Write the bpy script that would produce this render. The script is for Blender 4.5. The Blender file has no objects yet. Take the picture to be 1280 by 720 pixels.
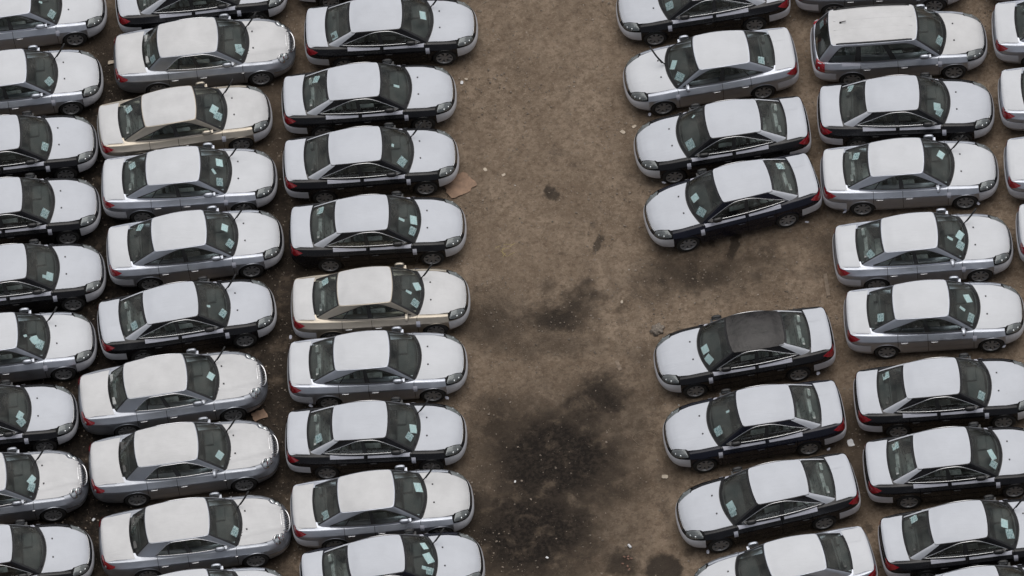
import bpy, bmesh, math, random
import numpy as np
from mathutils import Vector, Matrix

R = math.radians
scene = bpy.context.scene
col = scene.collection
rng = random.Random(7)

# ------------------------------------------------------------------ camera, sky, sun, exposure
PITCH = R(55); DIST = 7600 / 47.2; ROLL = R(8)
cam_data = bpy.data.cameras.new('camera')
cam = bpy.data.objects.new('camera', cam_data)
col.objects.link(cam)
cam.location = (0, -DIST * math.cos(PITCH), DIST * math.sin(PITCH))
cam.rotation_euler = (Matrix.Rotation(math.pi / 2 - PITCH, 3, 'X') @ Matrix.Rotation(-ROLL, 3, 'Z')).to_euler()
cam_data.sensor_width = 36
cam_data.lens = 36 * 7600 / 1280
cam_data.clip_start = 1
cam_data.clip_end = 3000
scene.camera = cam

SUN_EL, SUN_AZ = R(74), R(20)            # azimuth measured from +Y (behind the rows) towards +X
world = bpy.data.worlds.new('World')
scene.world = world
world.use_nodes = True
wn, wl = world.node_tree.nodes, world.node_tree.links
wn.clear()
sky = wn.new('ShaderNodeTexSky')
sky.sky_type = 'NISHITA'
sky.sun_disc = False
sky.sun_elevation = SUN_EL
sky.sun_rotation = SUN_AZ
sky.air_density = 1.0
sky.dust_density = 5.0
sky.ozone_density = 1.0
hs = wn.new('ShaderNodeHueSaturation')
hs.inputs['Saturation'].default_value = 0.30
hs.inputs['Value'].default_value = 1.0
bg = wn.new('ShaderNodeBackground')
bg.inputs['Strength'].default_value = 0.078
wo = wn.new('ShaderNodeOutputWorld')
wl.new(sky.outputs[0], hs.inputs['Color'])
wl.new(hs.outputs[0], bg.inputs['Color'])
wl.new(bg.outputs[0], wo.inputs['Surface'])

sun_data = bpy.data.lights.new('sun', 'SUN')
sun_data.energy = 1.5
sun_data.angle = R(75)
sun_data.color = (1.0, 0.975, 0.945)
sun = bpy.data.objects.new('sun', sun_data)
col.objects.link(sun)
sun.rotation_euler = Vector((math.sin(SUN_AZ) * math.cos(SUN_EL), math.cos(SUN_AZ) * math.cos(SUN_EL), math.sin(SUN_EL))).to_track_quat('Z', 'Y').to_euler()

scene.view_settings.view_transform = 'Standard'
scene.view_settings.look = 'None'
scene.view_settings.gamma = 1
scene.view_settings.exposure = 0.0
scene.render.engine = 'CYCLES'
scene.cycles.max_bounces = 8
scene.cycles.transparent_max_bounces = 12
scene.render.resolution_x = 1024
scene.render.resolution_y = 576

# ------------------------------------------------------------------ materials
def new_mat(name):
    m = bpy.data.materials.new(name)
    m.use_nodes = True
    nt = m.node_tree
    p = nt.nodes['Principled BSDF']
    return m, nt.nodes, nt.links, p

def N(nodes, kind, **kw):
    n = nodes.new(kind)
    for k, v in kw.items():
        if k in n.inputs:
            n.inputs[k].default_value = v
        else:
            setattr(n, k, v)
    return n

def simple(name, colr, rough=0.5, metal=0.0, coat=0.0, var=0.0, scale=3.0, bump=0.0, spec=0.5):
    m, nd, lk, p = new_mat(name)
    p.inputs['Base Color'].default_value = (*colr, 1)
    p.inputs['Roughness'].default_value = rough
    p.inputs['Metallic'].default_value = metal
    p.inputs['Coat Weight'].default_value = coat
    p.inputs['Coat Roughness'].default_value = 0.06
    p.inputs['Specular IOR Level'].default_value = spec
    tc = N(nd, 'ShaderNodeTexCoord')
    oi = N(nd, 'ShaderNodeObjectInfo')
    add = N(nd, 'ShaderNodeVectorMath', operation='ADD')
    lk.new(tc.outputs['Object'], add.inputs[0]); lk.new(oi.outputs['Location'], add.inputs[1])
    nz = N(nd, 'ShaderNodeTexNoise', Scale=scale, Detail=5.0, Roughness=0.6)
    lk.new(add.outputs[0], nz.inputs['Vector'])
    if var:
        mr = N(nd, 'ShaderNodeMapRange')
        mr.inputs['From Min'].default_value = 0.3; mr.inputs['From Max'].default_value = 0.7
        mr.inputs['To Min'].default_value = 1 - var; mr.inputs['To Max'].default_value = 1 + var
        lk.new(nz.outputs['Fac'], mr.inputs['Value'])
        mx = N(nd, 'ShaderNodeVectorMath', operation='SCALE')
        mx.inputs[0].default_value = colr
        lk.new(mr.outputs[0], mx.inputs['Scale'])
        lk.new(mx.outputs[0], p.inputs['Base Color'])
        r2 = N(nd, 'ShaderNodeMapRange')
        r2.inputs['From Min'].default_value = 0.3; r2.inputs['From Max'].default_value = 0.7
        r2.inputs['To Min'].default_value = max(0.02, rough - 0.08); r2.inputs['To Max'].default_value = rough + 0.1
        lk.new(nz.outputs['Fac'], r2.inputs['Value'])
        lk.new(r2.outputs[0], p.inputs['Roughness'])
    if bump:
        b = N(nd, 'ShaderNodeBump', Strength=bump, Distance=0.02)
        lk.new(nz.outputs['Fac'], b.inputs['Height'])
        lk.new(b.outputs[0], p.inputs['Normal'])
    return m

def film_mat(name, colr, grime):
    """white protective film: soft sheen, stretched wrinkles, light grime that differs from car to car"""
    m, nd, lk, p = new_mat(name)
    tc = N(nd, 'ShaderNodeTexCoord')
    oi = N(nd, 'ShaderNodeObjectInfo')
    mul = N(nd, 'ShaderNodeVectorMath', operation='MULTIPLY_ADD')
    mul.inputs[1].default_value = (1, 1, 1)
    cmb = N(nd, 'ShaderNodeMath', operation='MULTIPLY'); cmb.inputs[1].default_value = 57.0
    lk.new(oi.outputs['Random'], cmb.inputs[0])
    lk.new(tc.outputs['Object'], mul.inputs[0]); lk.new(cmb.outputs[0], mul.inputs[2])
    n1 = N(nd, 'ShaderNodeTexNoise', Scale=1.6, Detail=6.0, Roughness=0.62)
    lk.new(mul.outputs[0], n1.inputs['Vector'])
    ramp = N(nd, 'ShaderNodeValToRGB')
    ramp.color_ramp.elements[0].position = 0.28
    ramp.color_ramp.elements[0].color = (*[c * (1 - grime) for c in colr], 1)
    ramp.color_ramp.elements[1].position = 0.62
    ramp.color_ramp.elements[1].color = (*colr, 1)
    lk.new(n1.outputs['Fac'], ramp.inputs[0])
    # tiny dirt flecks
    n3 = N(nd, 'ShaderNodeTexNoise', Scale=38.0, Detail=2.0)
    lk.new(mul.outputs[0], n3.inputs['Vector'])
    fl = N(nd, 'ShaderNodeMapRange')
    fl.inputs['From Min'].default_value = 0.70; fl.inputs['From Max'].default_value = 0.78
    fl.inputs['To Min'].default_value = 0.0; fl.inputs['To Max'].default_value = 0.35
    lk.new(n3.outputs['Fac'], fl.inputs['Value'])
    mx = N(nd, 'ShaderNodeMix', data_type='RGBA')
    mx.inputs['B'].default_value = (0.30, 0.27, 0.23, 1)
    lk.new(fl.outputs[0], mx.inputs['Factor']); lk.new(ramp.outputs[0], mx.inputs['A'])
    lk.new(mx.outputs['Result'], p.inputs['Base Color'])
    p.inputs['Roughness'].default_value = 0.42
    p.inputs['Specular IOR Level'].default_value = 0.35
    mp = N(nd, 'ShaderNodeMapping'); mp.inputs['Scale'].default_value = (1.2, 5.0, 2.0)
    mp.inputs['Rotation'].default_value = (0, 0, 0.35)
    lk.new(mul.outputs[0], mp.inputs['Vector'])
    n2 = N(nd, 'ShaderNodeTexNoise', Scale=2.4, Detail=4.0, Roughness=0.55, Distortion=0.6)
    lk.new(mp.outputs[0], n2.inputs['Vector'])
    b = N(nd, 'ShaderNodeBump', Strength=0.5, Distance=0.012)
    lk.new(n2.outputs['Fac'], b.inputs['Height']); lk.new(b.outputs[0], p.inputs['Normal'])
    return m

def glass_mat(name, tint, refl=1.0):
    m = bpy.data.materials.new(name); m.use_nodes = True
    nd, lk = m.node_tree.nodes, m.node_tree.links
    nd.clear()
    out = N(nd, 'ShaderNodeOutputMaterial')
    tr = N(nd, 'ShaderNodeBsdfTransparent'); tr.inputs['Color'].default_value = (*tint, 1)
    gl = N(nd, 'ShaderNodeBsdfGlossy'); gl.inputs['Roughness'].default_value = 0.03
    gl.inputs['Color'].default_value = (0.93, 1.0, 0.97, 1)
    fr = N(nd, 'ShaderNodeFresnel', IOR=1.52)
    df = N(nd, 'ShaderNodeBsdfDiffuse'); df.inputs['Color'].default_value = (0.42, 0.40, 0.36, 1)
    # thin uneven dust on the pane
    tc = N(nd, 'ShaderNodeTexCoord'); oi = N(nd, 'ShaderNodeObjectInfo')
    ad = N(nd, 'ShaderNodeVectorMath', operation='ADD')
    lk.new(tc.outputs['Object'], ad.inputs[0]); lk.new(oi.outputs['Location'], ad.inputs[1])
    nz = N(nd, 'ShaderNodeTexNoise', Scale=2.2, Detail=5.0, Roughness=0.6)
    lk.new(ad.outputs[0], nz.inputs['Vector'])
    mr = N(nd, 'ShaderNodeMapRange')
    mr.inputs['From Min'].default_value = 0.35; mr.inputs['From Max'].default_value = 0.7
    mr.inputs['To Min'].default_value = 0.015; mr.inputs['To Max'].default_value = 0.12
    lk.new(nz.outputs['Fac'], mr.inputs['Value'])
    m0 = N(nd, 'ShaderNodeMixShader')
    lk.new(mr.outputs[0], m0.inputs[0]); lk.new(tr.outputs[0], m0.inputs[1]); lk.new(df.outputs[0], m0.inputs[2])
    mx = N(nd, 'ShaderNodeMixShader')
    lk.new(fr.outputs[0], mx.inputs[0]); lk.new(m0.outputs[0], mx.inputs[1]); lk.new(gl.outputs[0], mx.inputs[2])
    lk.new(mx.outputs[0], out.inputs['Surface'])
    return m

def paper_mat(name, base, ink):
    """a printed sheet: lines of blurred print, no readable text at this size"""
    m, nd, lk, p = new_mat(name)
    tc = N(nd, 'ShaderNodeTexCoord')
    mp = N(nd, 'ShaderNodeMapping'); mp.inputs['Scale'].default_value = (14, 60, 1)
    lk.new(tc.outputs['Object'], mp.inputs['Vector'])
    nz = N(nd, 'ShaderNodeTexNoise', Scale=1.0, Detail=1.0)
    lk.new(mp.outputs[0], nz.inputs['Vector'])
    r = N(nd, 'ShaderNodeValToRGB')
    r.color_ramp.elements[0].position = 0.44; r.color_ramp.elements[0].color = (*ink, 1)
    r.color_ramp.elements[1].position = 0.54; r.color_ramp.elements[1].color = (*base, 1)
    lk.new(nz.outputs['Fac'], r.inputs[0])
    lk.new(r.outputs[0], p.inputs['Base Color'])
    p.inputs['Roughness'].default_value = 0.7
    return m

MAT = {
    'black': simple('paint_black', (0.007, 0.007, 0.009), 0.25, 0.0, 0.0, var=0.15, scale=4, spec=0.35),
    'navy': simple('paint_navy', (0.006, 0.007, 0.015), 0.25, 0.0, 0.0, var=0.15, scale=4, spec=0.35),
    'silver': simple('paint_silver', (0.485, 0.51, 0.565), 0.44, 0.88, 0.0, var=0.07, scale=4),
    'grey': simple('paint_grey', (0.19, 0.20, 0.22), 0.45, 0.6, 0.1, var=0.07, scale=4),
    'steel': simple('paint_steel', (0.385, 0.405, 0.445), 0.44, 0.88, 0.0, var=0.07, scale=4),
    'gold': simple('paint_gold', (0.45, 0.405, 0.340), 0.45, 0.85, 0.0, var=0.07, scale=4),
    'film': film_mat('film_over_dark', (0.560, 0.583, 0.630), 0.08),
    'film_light': film_mat('film_over_silver', (0.625, 0.640, 0.668), 0.08),
    'film_cream': film_mat('film_cream', (0.625, 0.625, 0.63), 0.14),
    'film_bumper': film_mat('film_bumper', (0.60, 0.605, 0.635), 0.14),
    'film_strip': film_mat('film_strip', (0.52, 0.53, 0.60), 0.10),
    'soft_roof': simple('dark_roof_cover', (0.020, 0.018, 0.018), 0.26, 0.0, 0.0, var=0.75, scale=3.0, bump=1.0, spec=0.3),
    'glass': glass_mat('window_glass', (0.80, 0.875, 0.865)),
    'lens': glass_mat('lamp_lens', (0.92, 0.94, 0.94)),
    'chrome': simple('chrome', (0.75, 0.75, 0.76), 0.16, 1.0),
    'trim_bright': simple('bright_trim', (0.55, 0.55, 0.56), 0.25, 1.0),
    'rubber': simple('black_rubber', (0.014, 0.014, 0.015), 0.55, var=0.2, scale=9),
    'plastic': simple('black_plastic', (0.018, 0.018, 0.019), 0.42, var=0.2, scale=9),
    'gap': simple('dark_gap', (0.006, 0.006, 0.006), 0.8),
    'interior': simple('interior_grey', (0.060, 0.062, 0.060), 0.7, var=0.3, scale=5),
    'seat': simple('seat_cloth', (0.095, 0.095, 0.092), 0.85, var=0.35, scale=6),
    'seat_wrap': simple('seat_plastic_wrap', (0.36, 0.37, 0.36), 0.30, var=0.5, scale=7, bump=0.8),
    'red': simple('tail_red', (0.30, 0.008, 0.016), 0.16, 0.0, 0.8),
    'lamp_bed': simple('lamp_housing', (0.26, 0.27, 0.28), 0.3, 0.2),
    'alloy': simple('alloy', (0.30, 0.30, 0.305), 0.4, 0.3, var=0.15, scale=12),
    'tyre': simple('tyre', (0.020, 0.019, 0.018), 0.85, var=0.35, scale=10),
    'paper': paper_mat('paper_pale_blue', (0.95, 0.97, 1.0), (0.70, 0.84, 0.88)),
    'paper_form': paper_mat('paper_form', (0.95, 0.97, 1.0), (0.28, 0.42, 0.46)),
}

# ------------------------------------------------------------------ mesh helpers
def pchip(xs, ys):
    xs = np.asarray(xs, float); ys = np.asarray(ys, float)
    if xs[0] > xs[-1]:
        xs, ys = xs[::-1], ys[::-1]
    h = np.diff(xs); d = np.diff(ys) / h
    m = np.zeros_like(ys)
    for i in range(1, len(xs) - 1):
        if d[i - 1] * d[i] > 0:
            w1, w2 = 2 * h[i] + h[i - 1], h[i] + 2 * h[i - 1]
            m[i] = (w1 + w2) / (w1 / d[i - 1] + w2 / d[i])
    m[0], m[-1] = d[0], d[-1]
    def f(x):
        x = np.clip(np.asarray(x, float), xs[0], xs[-1])
        i = np.clip(np.searchsorted(xs, x) - 1, 0, len(xs) - 2)
        t = (x - xs[i]) / h[i]
        return ((1 + 2 * t) * (1 - t) ** 2 * ys[i] + t * (1 - t) ** 2 * h[i] * m[i]
                + t * t * (3 - 2 * t) * ys[i + 1] + t * t * (t - 1) * h[i] * m[i + 1])
    return f

def bm_mesh(name, bm, smooth=True, mat=None, angle=None):
    me = bpy.data.meshes.new(name)
    bm.to_mesh(me); bm.free()
    if smooth:
        me.polygons.foreach_set('use_smooth', [True] * len(me.polygons))
        if angle:
            me.set_sharp_from_angle(angle=R(angle))
    if mat:
        me.materials.append(MAT[mat])
    return me

KN = [.808, .825, .85, .89, .93, .97, 1.0, 1.02, 1.045, 1.07, 1.10, 1.14, 1.18, 1.24, 1.30]
def patch_bm(F, phis, wlo, whi, nw=6, off=0.0, bm=None, merge=True, knots=None):
    """a sheet of the surface F(phi, w); wlo / whi may be functions of phi; both car halves when phis has both signs"""
    own = bmesh.new()
    phis = np.asarray(phis, float)
    lo = np.array([wlo(p) if callable(wlo) else wlo for p in phis])
    hi = np.array([whi(p) if callable(whi) else whi for p in phis])
    ts = np.linspace(0, 1, nw + 1)
    if knots is None:
        W = lo[:, None] + (hi - lo)[:, None] * ts[None, :]
    else:                  # rows above the arch follow fixed heights so that the shoulder stays fair
        W = np.concatenate([lo[:, None] + (.795 - lo)[:, None] * ts[None, :], np.minimum(np.array(knots)[None, :], hi[:, None])], 1)
        nw = W.shape[1] - 1
    P = F(np.repeat(phis[:, None], nw + 1, 1), W)
    vs = [[own.verts.new(P[i, j]) for j in range(nw + 1)] for i in range(len(phis))]
    for i in range(len(phis) - 1):
        for j in range(nw):
            q = [vs[i][j], vs[i][j + 1], vs[i + 1][j + 1], vs[i + 1][j]]
            try: own.faces.new(q)
            except ValueError: pass
    if merge:
        bmesh.ops.remove_doubles(own, verts=own.verts, dist=0.0008)
        bmesh.ops.dissolve_degenerate(own, edges=own.edges, dist=0.0003)
    own.normal_update()
    s = sum(f.normal.dot(f.calc_center_median() - Vector((f.calc_center_median().x * 0.8, 0, 0.45))) * f.calc_area() for f in own.faces)
    if s < 0:
        bmesh.ops.reverse_faces(own, faces=own.faces)
        own.normal_update()
    if off:
        for v in own.verts: v.co += v.normal * off
    if bm is None:
        return own
    me = bpy.data.meshes.new('tmp'); own.to_mesh(me); own.free()
    bm.from_mesh(me); bpy.data.meshes.remove(me)
    return bm

def tube(bm, pts, r, n=5, closed=False, r2=None):
    pts = [Vector(p) for p in pts]
    rings = []
    L = len(pts)
    for i, p in enumerate(pts):
        a = pts[(i - 1) % L] if (closed or i > 0) else p
        b = pts[(i + 1) % L] if (closed or i < L - 1) else p
        t = (b - a).normalized()
        u = t.cross(Vector((0, 0, 1)))
        if u.length < 1e-3: u = t.cross(Vector((0, 1, 0)))
        u.normalize(); v = t.cross(u)
        rr = r if r2 is None else r + (r2 - r) * i / max(1, L - 1)
        rings.append([bm.verts.new(p + (u * math.cos(k * 2 * math.pi / n) + v * math.sin(k * 2 * math.pi / n)) * rr) for k in range(n)])
    for i in range(L if closed else L - 1):
        A, B = rings[i], rings[(i + 1) % L]
        for k in range(n):
            bm.faces.new([A[k], A[(k + 1) % n], B[(k + 1) % n], B[k]])
    if not closed:
        bm.faces.new(rings[0][::-1]); bm.faces.new(rings[-1])
    return bm

def box(bm, lo, hi, bevel=0.0, M=None, taper=None):
    r = bmesh.ops.create_cube(bm, size=1)
    vs = r['verts']
    for v in vs:
        top = v.co.z > 0
        v.co = Vector(((lo[0] + hi[0]) / 2 + v.co.x * (hi[0] - lo[0]), (lo[1] + hi[1]) / 2 + v.co.y * (hi[1] - lo[1]), (lo[2] + hi[2]) / 2 + v.co.z * (hi[2] - lo[2])))
        if taper and top:
            cx, cy = (lo[0] + hi[0]) / 2, (lo[1] + hi[1]) / 2
            v.co.x = cx + (v.co.x - cx) * taper[0]; v.co.y = cy + (v.co.y - cy) * taper[1]
    if bevel:
        es = list({e for v in vs for e in v.link_edges})
        rb = bmesh.ops.bevel(bm, geom=es, offset=bevel, segments=2, affect='EDGES', profile=0.6)
        vs = list({v for f in rb['faces'] for v in f.verts} | {v for v in vs if v.is_valid})
    if M is not None:
        for v in vs:
            if v.is_valid: v.co = M @ v.co
    return bm

def lathe(bm, prof, n=28, axis_y=0.0):
    """prof: (y, r) pairs turned about the local Y axis"""
    rings = []
    for y, r in prof:
        if r < 1e-5:
            rings.append([bm.verts.new((0, y, 0))] * n)
        else:
            rings.append([bm.verts.new((r * math.cos(2 * math.pi * k / n), y, r * math.sin(2 * math.pi * k / n))) for k in range(n)])
    for A, B in zip(rings[:-1], rings[1:]):
        for k in range(n):
            q = [A[k], A[(k + 1) % n], B[(k + 1) % n], B[k]]
            u = []
            for v in q:
                if v not in u: u.append(v)
            if len(u) >= 3:
                try: bm.faces.new(u)
                except ValueError: pass
    return bm

def both(phi):               # symmetric sampling across the car's middle
    p = np.asarray(phi, float)
    return np.concatenate([-p[::-1], p[1:] if p[0] == 0 else p])

# ------------------------------------------------------------------ the car surface
class Surf:
    def __init__(s, sp):
        s.sp = sp
        o = sp['outline']
        k = np.arange(len(o))
        s.n = len(o) - 1
        s.ox, s.oy = pchip(k, [p[0] for p in o]), pchip(k, [p[1] for p in o])
        s.zs = pchip(*zip(*sp['shoulder']))           # shoulder height by x
        s.zc = pchip(*zip(*sp['deck']))               # deck centre height by x
        s.bow = pchip(*zip(*sp['bow']))
        s.zl = pchip(*zip(*sp['sill']))
        s.pf, s.ps, s.pr = (pchip(*zip(*sp[k])) for k in ('prof_front', 'prof_side', 'prof_rear'))
        s.fc, s.rc = sp['corner']
        tab = np.linspace(0, s.n, 2000)
        s._tx, s._tp = s.ox(tab)[::-1], tab[::-1]
        s._edge = None
        E = s.body(np.linspace(0, s.n, 1500), np.ones(1500))
        o_ = np.argsort(E[:, 0]); s._edge = (E[o_, 0], E[o_, 1], E[o_, 2])
    def phi_x(s, x):
        return float(np.interp(x, s._tx, s._tp))
    def body(s, phi, w):
        phi = np.asarray(phi, float); w = np.asarray(w, float)
        sg = np.where(phi < 0, -1.0, 1.0); a = np.abs(phi)
        t = np.clip(w, 0, 1); q = np.clip(w - 1, 0, 1)
        x0, y0 = s.ox(a), s.oy(a)
        e = 0.02
        a0, a1 = np.clip(a - e, 0, s.n), np.clip(a + e, 0, s.n)
        tx, ty = s.ox(a1) - s.ox(a0), s.oy(a1) - s.oy(a0)
        ln = np.hypot(tx, ty) + 1e-9
        nx, ny = ty / ln, -tx / ln
        wf = 1 / (1 + np.exp((a - s.fc) * 4)); wr = 1 / (1 + np.exp((s.rc - a) * 4))
        ws = np.clip(1 - wf - wr, 0, 1)
        ins = wf * s.pf(t) + ws * s.ps(t) + wr * s.pr(t)
        X, Y = x0 - nx * ins, y0 - ny * ins
        Y = np.maximum(Y, 0) * np.where(y0 < 1e-6, 0, 1)
        zs, zl = s.zs(x0), s.zl(x0)
        Z = zl + (zs - zl) * t
        # deck (hood, cowl, trunk)
        sp = s.sp
        xx = X + s.bow(X); lo_, hi_ = sp['spine']; e_ = .10
        xx = hi_ - e_ * np.logaddexp(0, (hi_ - xx) / e_)
        xt = lo_ + e_ * np.logaddexp(0, (xx - lo_) / e_)
        kq = 1 - (1 - q) ** 2
        X2 = X + (xt - X) * kq
        Y2 = Y * (1 - q)
        zc = s.zc(X2)
        if s._edge is None:
            Z2 = Z
        else:
            ex, ey, ez = s._edge
            ye = np.interp(X2, ex, ey); ze = np.interp(X2, ex, ez)
            zt = ze + np.maximum(zc - ze, 0.0) * (1 - np.clip(Y2 / np.maximum(ye, 1e-3), 0, 1) ** sp.get('crown', 2.4))
            k_ = np.clip(q / .10, 0, 1); k_ = k_ * k_ * (3 - 2 * k_)
            Z2 = Z + (zt - Z) * k_
        if 'crease' in sp:
            for (ya, yb, xa, xb, hgt, wid) in sp['crease']:
                f = np.clip((X2 - xa) / (xb - xa), 0, 1)
                yy = ya + (yb - ya) * f
                Z2 = Z2 + hgt * np.exp(-((Y2 - yy) / wid) ** 2) * ((X2 > xa - .05) & (w > 1.02)) * np.clip((X2 - xa + .05) / .1, 0, 1) * np.clip((xb + .05 - X2) / .15, 0, 1)
        return np.stack([X2, Y2 * sg, Z2], -1)
    # greenhouse: phi 0 front centre, 1 A corner, 2 C corner, 3 rear centre
    def _ring(s, a, lev):
        g = s.sp['gh']
        fcx, fcz = g['fc'][lev]; ax, ay, az = g['A'][lev]; cx, cy, cz = g['C'][lev]; rcx, rcz = g['rc'][lev]
        b = g['bulge'][lev]
        x = np.zeros_like(a); y = np.zeros_like(a); z = np.zeros_like(a)
        m = a <= 1
        f = np.clip(a, 0, 1)
        x = np.where(m, ax + (fcx - ax) * (1 - f ** 2.2), x); y = np.where(m, ay * f, y); z = np.where(m, az + (fcz - az) * (1 - f ** 2), z)
        m = (a > 1) & (a <= 2); f = np.clip(a - 1, 0, 1)
        y = np.where(m, ay + (cy - ay) * f + b * np.sin(math.pi * np.clip(f, 0, 1)) ** 0.9, y)
        x = np.where(m, ax + (cx - ax) * f, x)
        z = np.where(m, az + (cz - az) * f + g['arch'][lev] * np.sin(math.pi * f), z)
        m = a > 2; f = np.clip(3 - a, 0, 1)
        x = np.where(m, cx + (rcx - cx) * (1 - f ** 2.2), x); y = np.where(m, cy * f, y); z = np.where(m, cz + (rcz - cz) * (1 - f ** 2), z)
        return np.stack([x, y, z], -1)
    def ring(s, a, lev):
        out = 0
        for d, wt in ((-.045, .25), (-.02, .25), (.02, .25), (.045, .25)):
            aa = a + d
            fl = np.where(aa < 0, -1.0, 1.0) * np.where(aa > 3, -1.0, 1.0)
            aa = np.abs(aa); aa = np.where(aa > 3, 6 - aa, aa)
            p = s._ring(aa, lev)
            p = p * np.stack([np.ones_like(fl), fl, np.ones_like(fl)], -1)
            out = out + p * wt
        return out
    def cabin(s, phi, w):
        phi = np.asarray(phi, float); w = np.asarray(w, float)
        g = s.sp['gh']
        sg = np.where(phi < 0, -1.0, 1.0); a = np.abs(phi)
        t = np.clip(w, 0, 1); q = np.clip(w - 1, 0, 1)
        b0, b1 = s.ring(a, 0), s.ring(a, 1)
        side = np.clip(1 - np.abs(a - 1.5) / 0.62, 0, 1)
        k = t + (0.16 * side + g.get('wind_bow', 0.05)) * (t * t - t)
        P = b0 + (b1 - b0) * k[..., None]
        P[..., 2] = b0[..., 2] + (b1[..., 2] - b0[..., 2]) * t
        xt = np.clip(b1[..., 0], g['spine'][0], g['spine'][1])
        X = P[..., 0] + (xt - P[..., 0]) * q
        Y = P[..., 1] * (1 - q)
        Z = P[..., 2] + (g['top'](X) - P[..., 2]) * (1 - (1 - q) ** 2.3)
        return np.stack([X, Y * sg, Z], -1)

def sedan_a():
    sp = dict(
        outline=[(2.365, 0), (2.345, .28), (2.265, .54), (2.08, .745), (1.76, .85), (1.42, .885), (.8, .895), (0, .9025), (-.7, .90), (-1.3, .888), (-1.8, .862), (-2.15, .80), (-2.31, .64), (-2.355, .33), (-2.365, 0)],
        shoulder=[(2.37, .675), (2.2, .70), (2.05, .735), (1.76, .79), (1.42, .835), (.8, .885), (0, .915), (-.7, .93), (-1.3, .945), (-1.8, .955), (-2.15, .965), (-2.37, .985)],
        deck=[(2.30, .68), (2.24, .725), (2.15, .772), (2.0, .83), (1.8, .872), (1.5, .918), (1.2, .962), (.5, .985), (-1.4, 1.0), (-1.77, 1.05), (-2.08, 1.065), (-2.22, 1.045), (-2.30, .985)],
        bow=[(2.4, 0), (2.0, .03), (.95, .22), (.3, .12), (-1.0, 0), (-1.7, -.10), (-2.2, -.05), (-2.4, 0)],
        sill=[(2.4, .19), (1.8, .19), (0, .20), (-1.7, .22), (-2.4, .27)],
        prof_front=[(0, .10), (.2, .03), (.45, 0), (.62, .005), (.74, .03), (.9, .055), (1, .085)],
        prof_side=[(0, .060), (.12, .028), (.35, .012), (.60, .004), (.78, 0), (.805, .003), (.83, .016), (.93, .072), (1, .116)],
        prof_rear=[(0, .10), (.2, .02), (.42, 0), (.56, .005), (.62, .035), (.8, .05), (.94, .055), (1, .08)],
        corner=(3.6, 10.9), spine=(-2.15, 1.85),
        front_axle=1.42, rear_axle=-1.30, wheel_r=.325, arch=.365, half_track=.775,
        gh=dict(fc=[(1.225, .945), (.39, 1.43)], A=[(.99, .735, .885), (.33, .575, 1.39)], C=[(-1.69, .66, .945), (-1.02, .55, 1.335)],
                rc=[(-1.78, 1.02), (-1.065, 1.385)], bulge=[.092, .035], arch=[.02, .035], spine=(-.73, .10),
                top=pchip(*zip(*[(.5, 1.42), (.37, 1.435), (.02, 1.468), (-.33, 1.475), (-.73, 1.45), (-1.08, 1.395)]))),
        win=dict(lo=.13, hi=.955, front=.40, ffp=4.0, s0=.035, s1=.90, fall=.44, fpow=2.3, B=[.455], quarter=.74), cowl_x=.99, trunk_x=-1.67, kind='A', crease=[(.30, .22, 1.25, 2.2, .006, .03)])
    return sp

def sedan_b():
    sp = dict(
        outline=[(2.48, 0), (2.46, .28), (2.37, .56), (2.17, .765), (1.84, .865), (1.45, .905), (.8, .918), (0, .925), (-.7, .922), (-1.35, .91), (-1.9, .875), (-2.28, .80), (-2.44, .63), (-2.485, .33), (-2.495, 0)],
        shoulder=[(2.5, .70), (2.3, .72), (2.1, .75), (1.8, .80), (1.45, .845), (.8, .89), (0, .915), (-.7, .93), (-1.35, .94), (-1.9, .935), (-2.28, .93), (-2.5, .95)],
        deck=[(2.37, .71), (2.30, .765), (2.18, .82), (1.95, .885), (1.5, .945), (1.25, .975), (.5, .99), (-1.3, .995), (-1.7, 1.03), (-2.1, 1.045), (-2.32, 1.02), (-2.42, .955)],
        bow=[(2.5, 0), (2.1, .03), (.95, .23), (.3, .12), (-1.0, 0), (-1.7, -.13), (-2.3, -.05), (-2.5, 0)],
        sill=[(2.5, .20), (1.8, .20), (0, .21), (-1.7, .23), (-2.5, .28)],
        prof_front=[(0, .12), (.2, .03), (.42, 0), (.55, .005), (.68, .04), (.85, .08), (1, .125)],
        prof_side=[(0, .055), (.12, .025), (.30, .004), (.5, .002), (.76, 0), (.80, .006), (.84, .026), (.93, .078), (1, .120)],
        prof_rear=[(0, .10), (.2, .02), (.42, 0), (.56, .01), (.66, .035), (.85, .05), (.95, .06), (1, .095)],
        corner=(3.6, 10.9), spine=(-2.25, 1.95), crown=2.2,
        crease=[(.46, .24, 1.15, 2.35, .022, .045)],
        front_axle=1.47, rear_axle=-1.33, wheel_r=.335, arch=.375, half_track=.795,
        gh=dict(fc=[(1.29, .96), (.455, 1.435)], A=[(1.05, .745, .89), (.385, .59, 1.39)], C=[(-1.53, .67, .935), (-1.14, .57, 1.355)],
                rc=[(-1.66, 1.0), (-1.195, 1.41)], bulge=[.10, .035], arch=[.015, .03], spine=(-.87, .16),
                top=pchip(*zip(*[(.58, 1.42), (.43, 1.44), (.08, 1.475), (-.37, 1.485), (-.87, 1.46), (-1.22, 1.42)]))),
        win=dict(lo=.13, hi=.94, front=.36, ffp=4.0, s0=.035, s1=.82, fall=.55, fpow=3.2, B=[.455], quarter=.68), cowl_x=1.05, trunk_x=-1.55, kind='B')
    return sp

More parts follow.
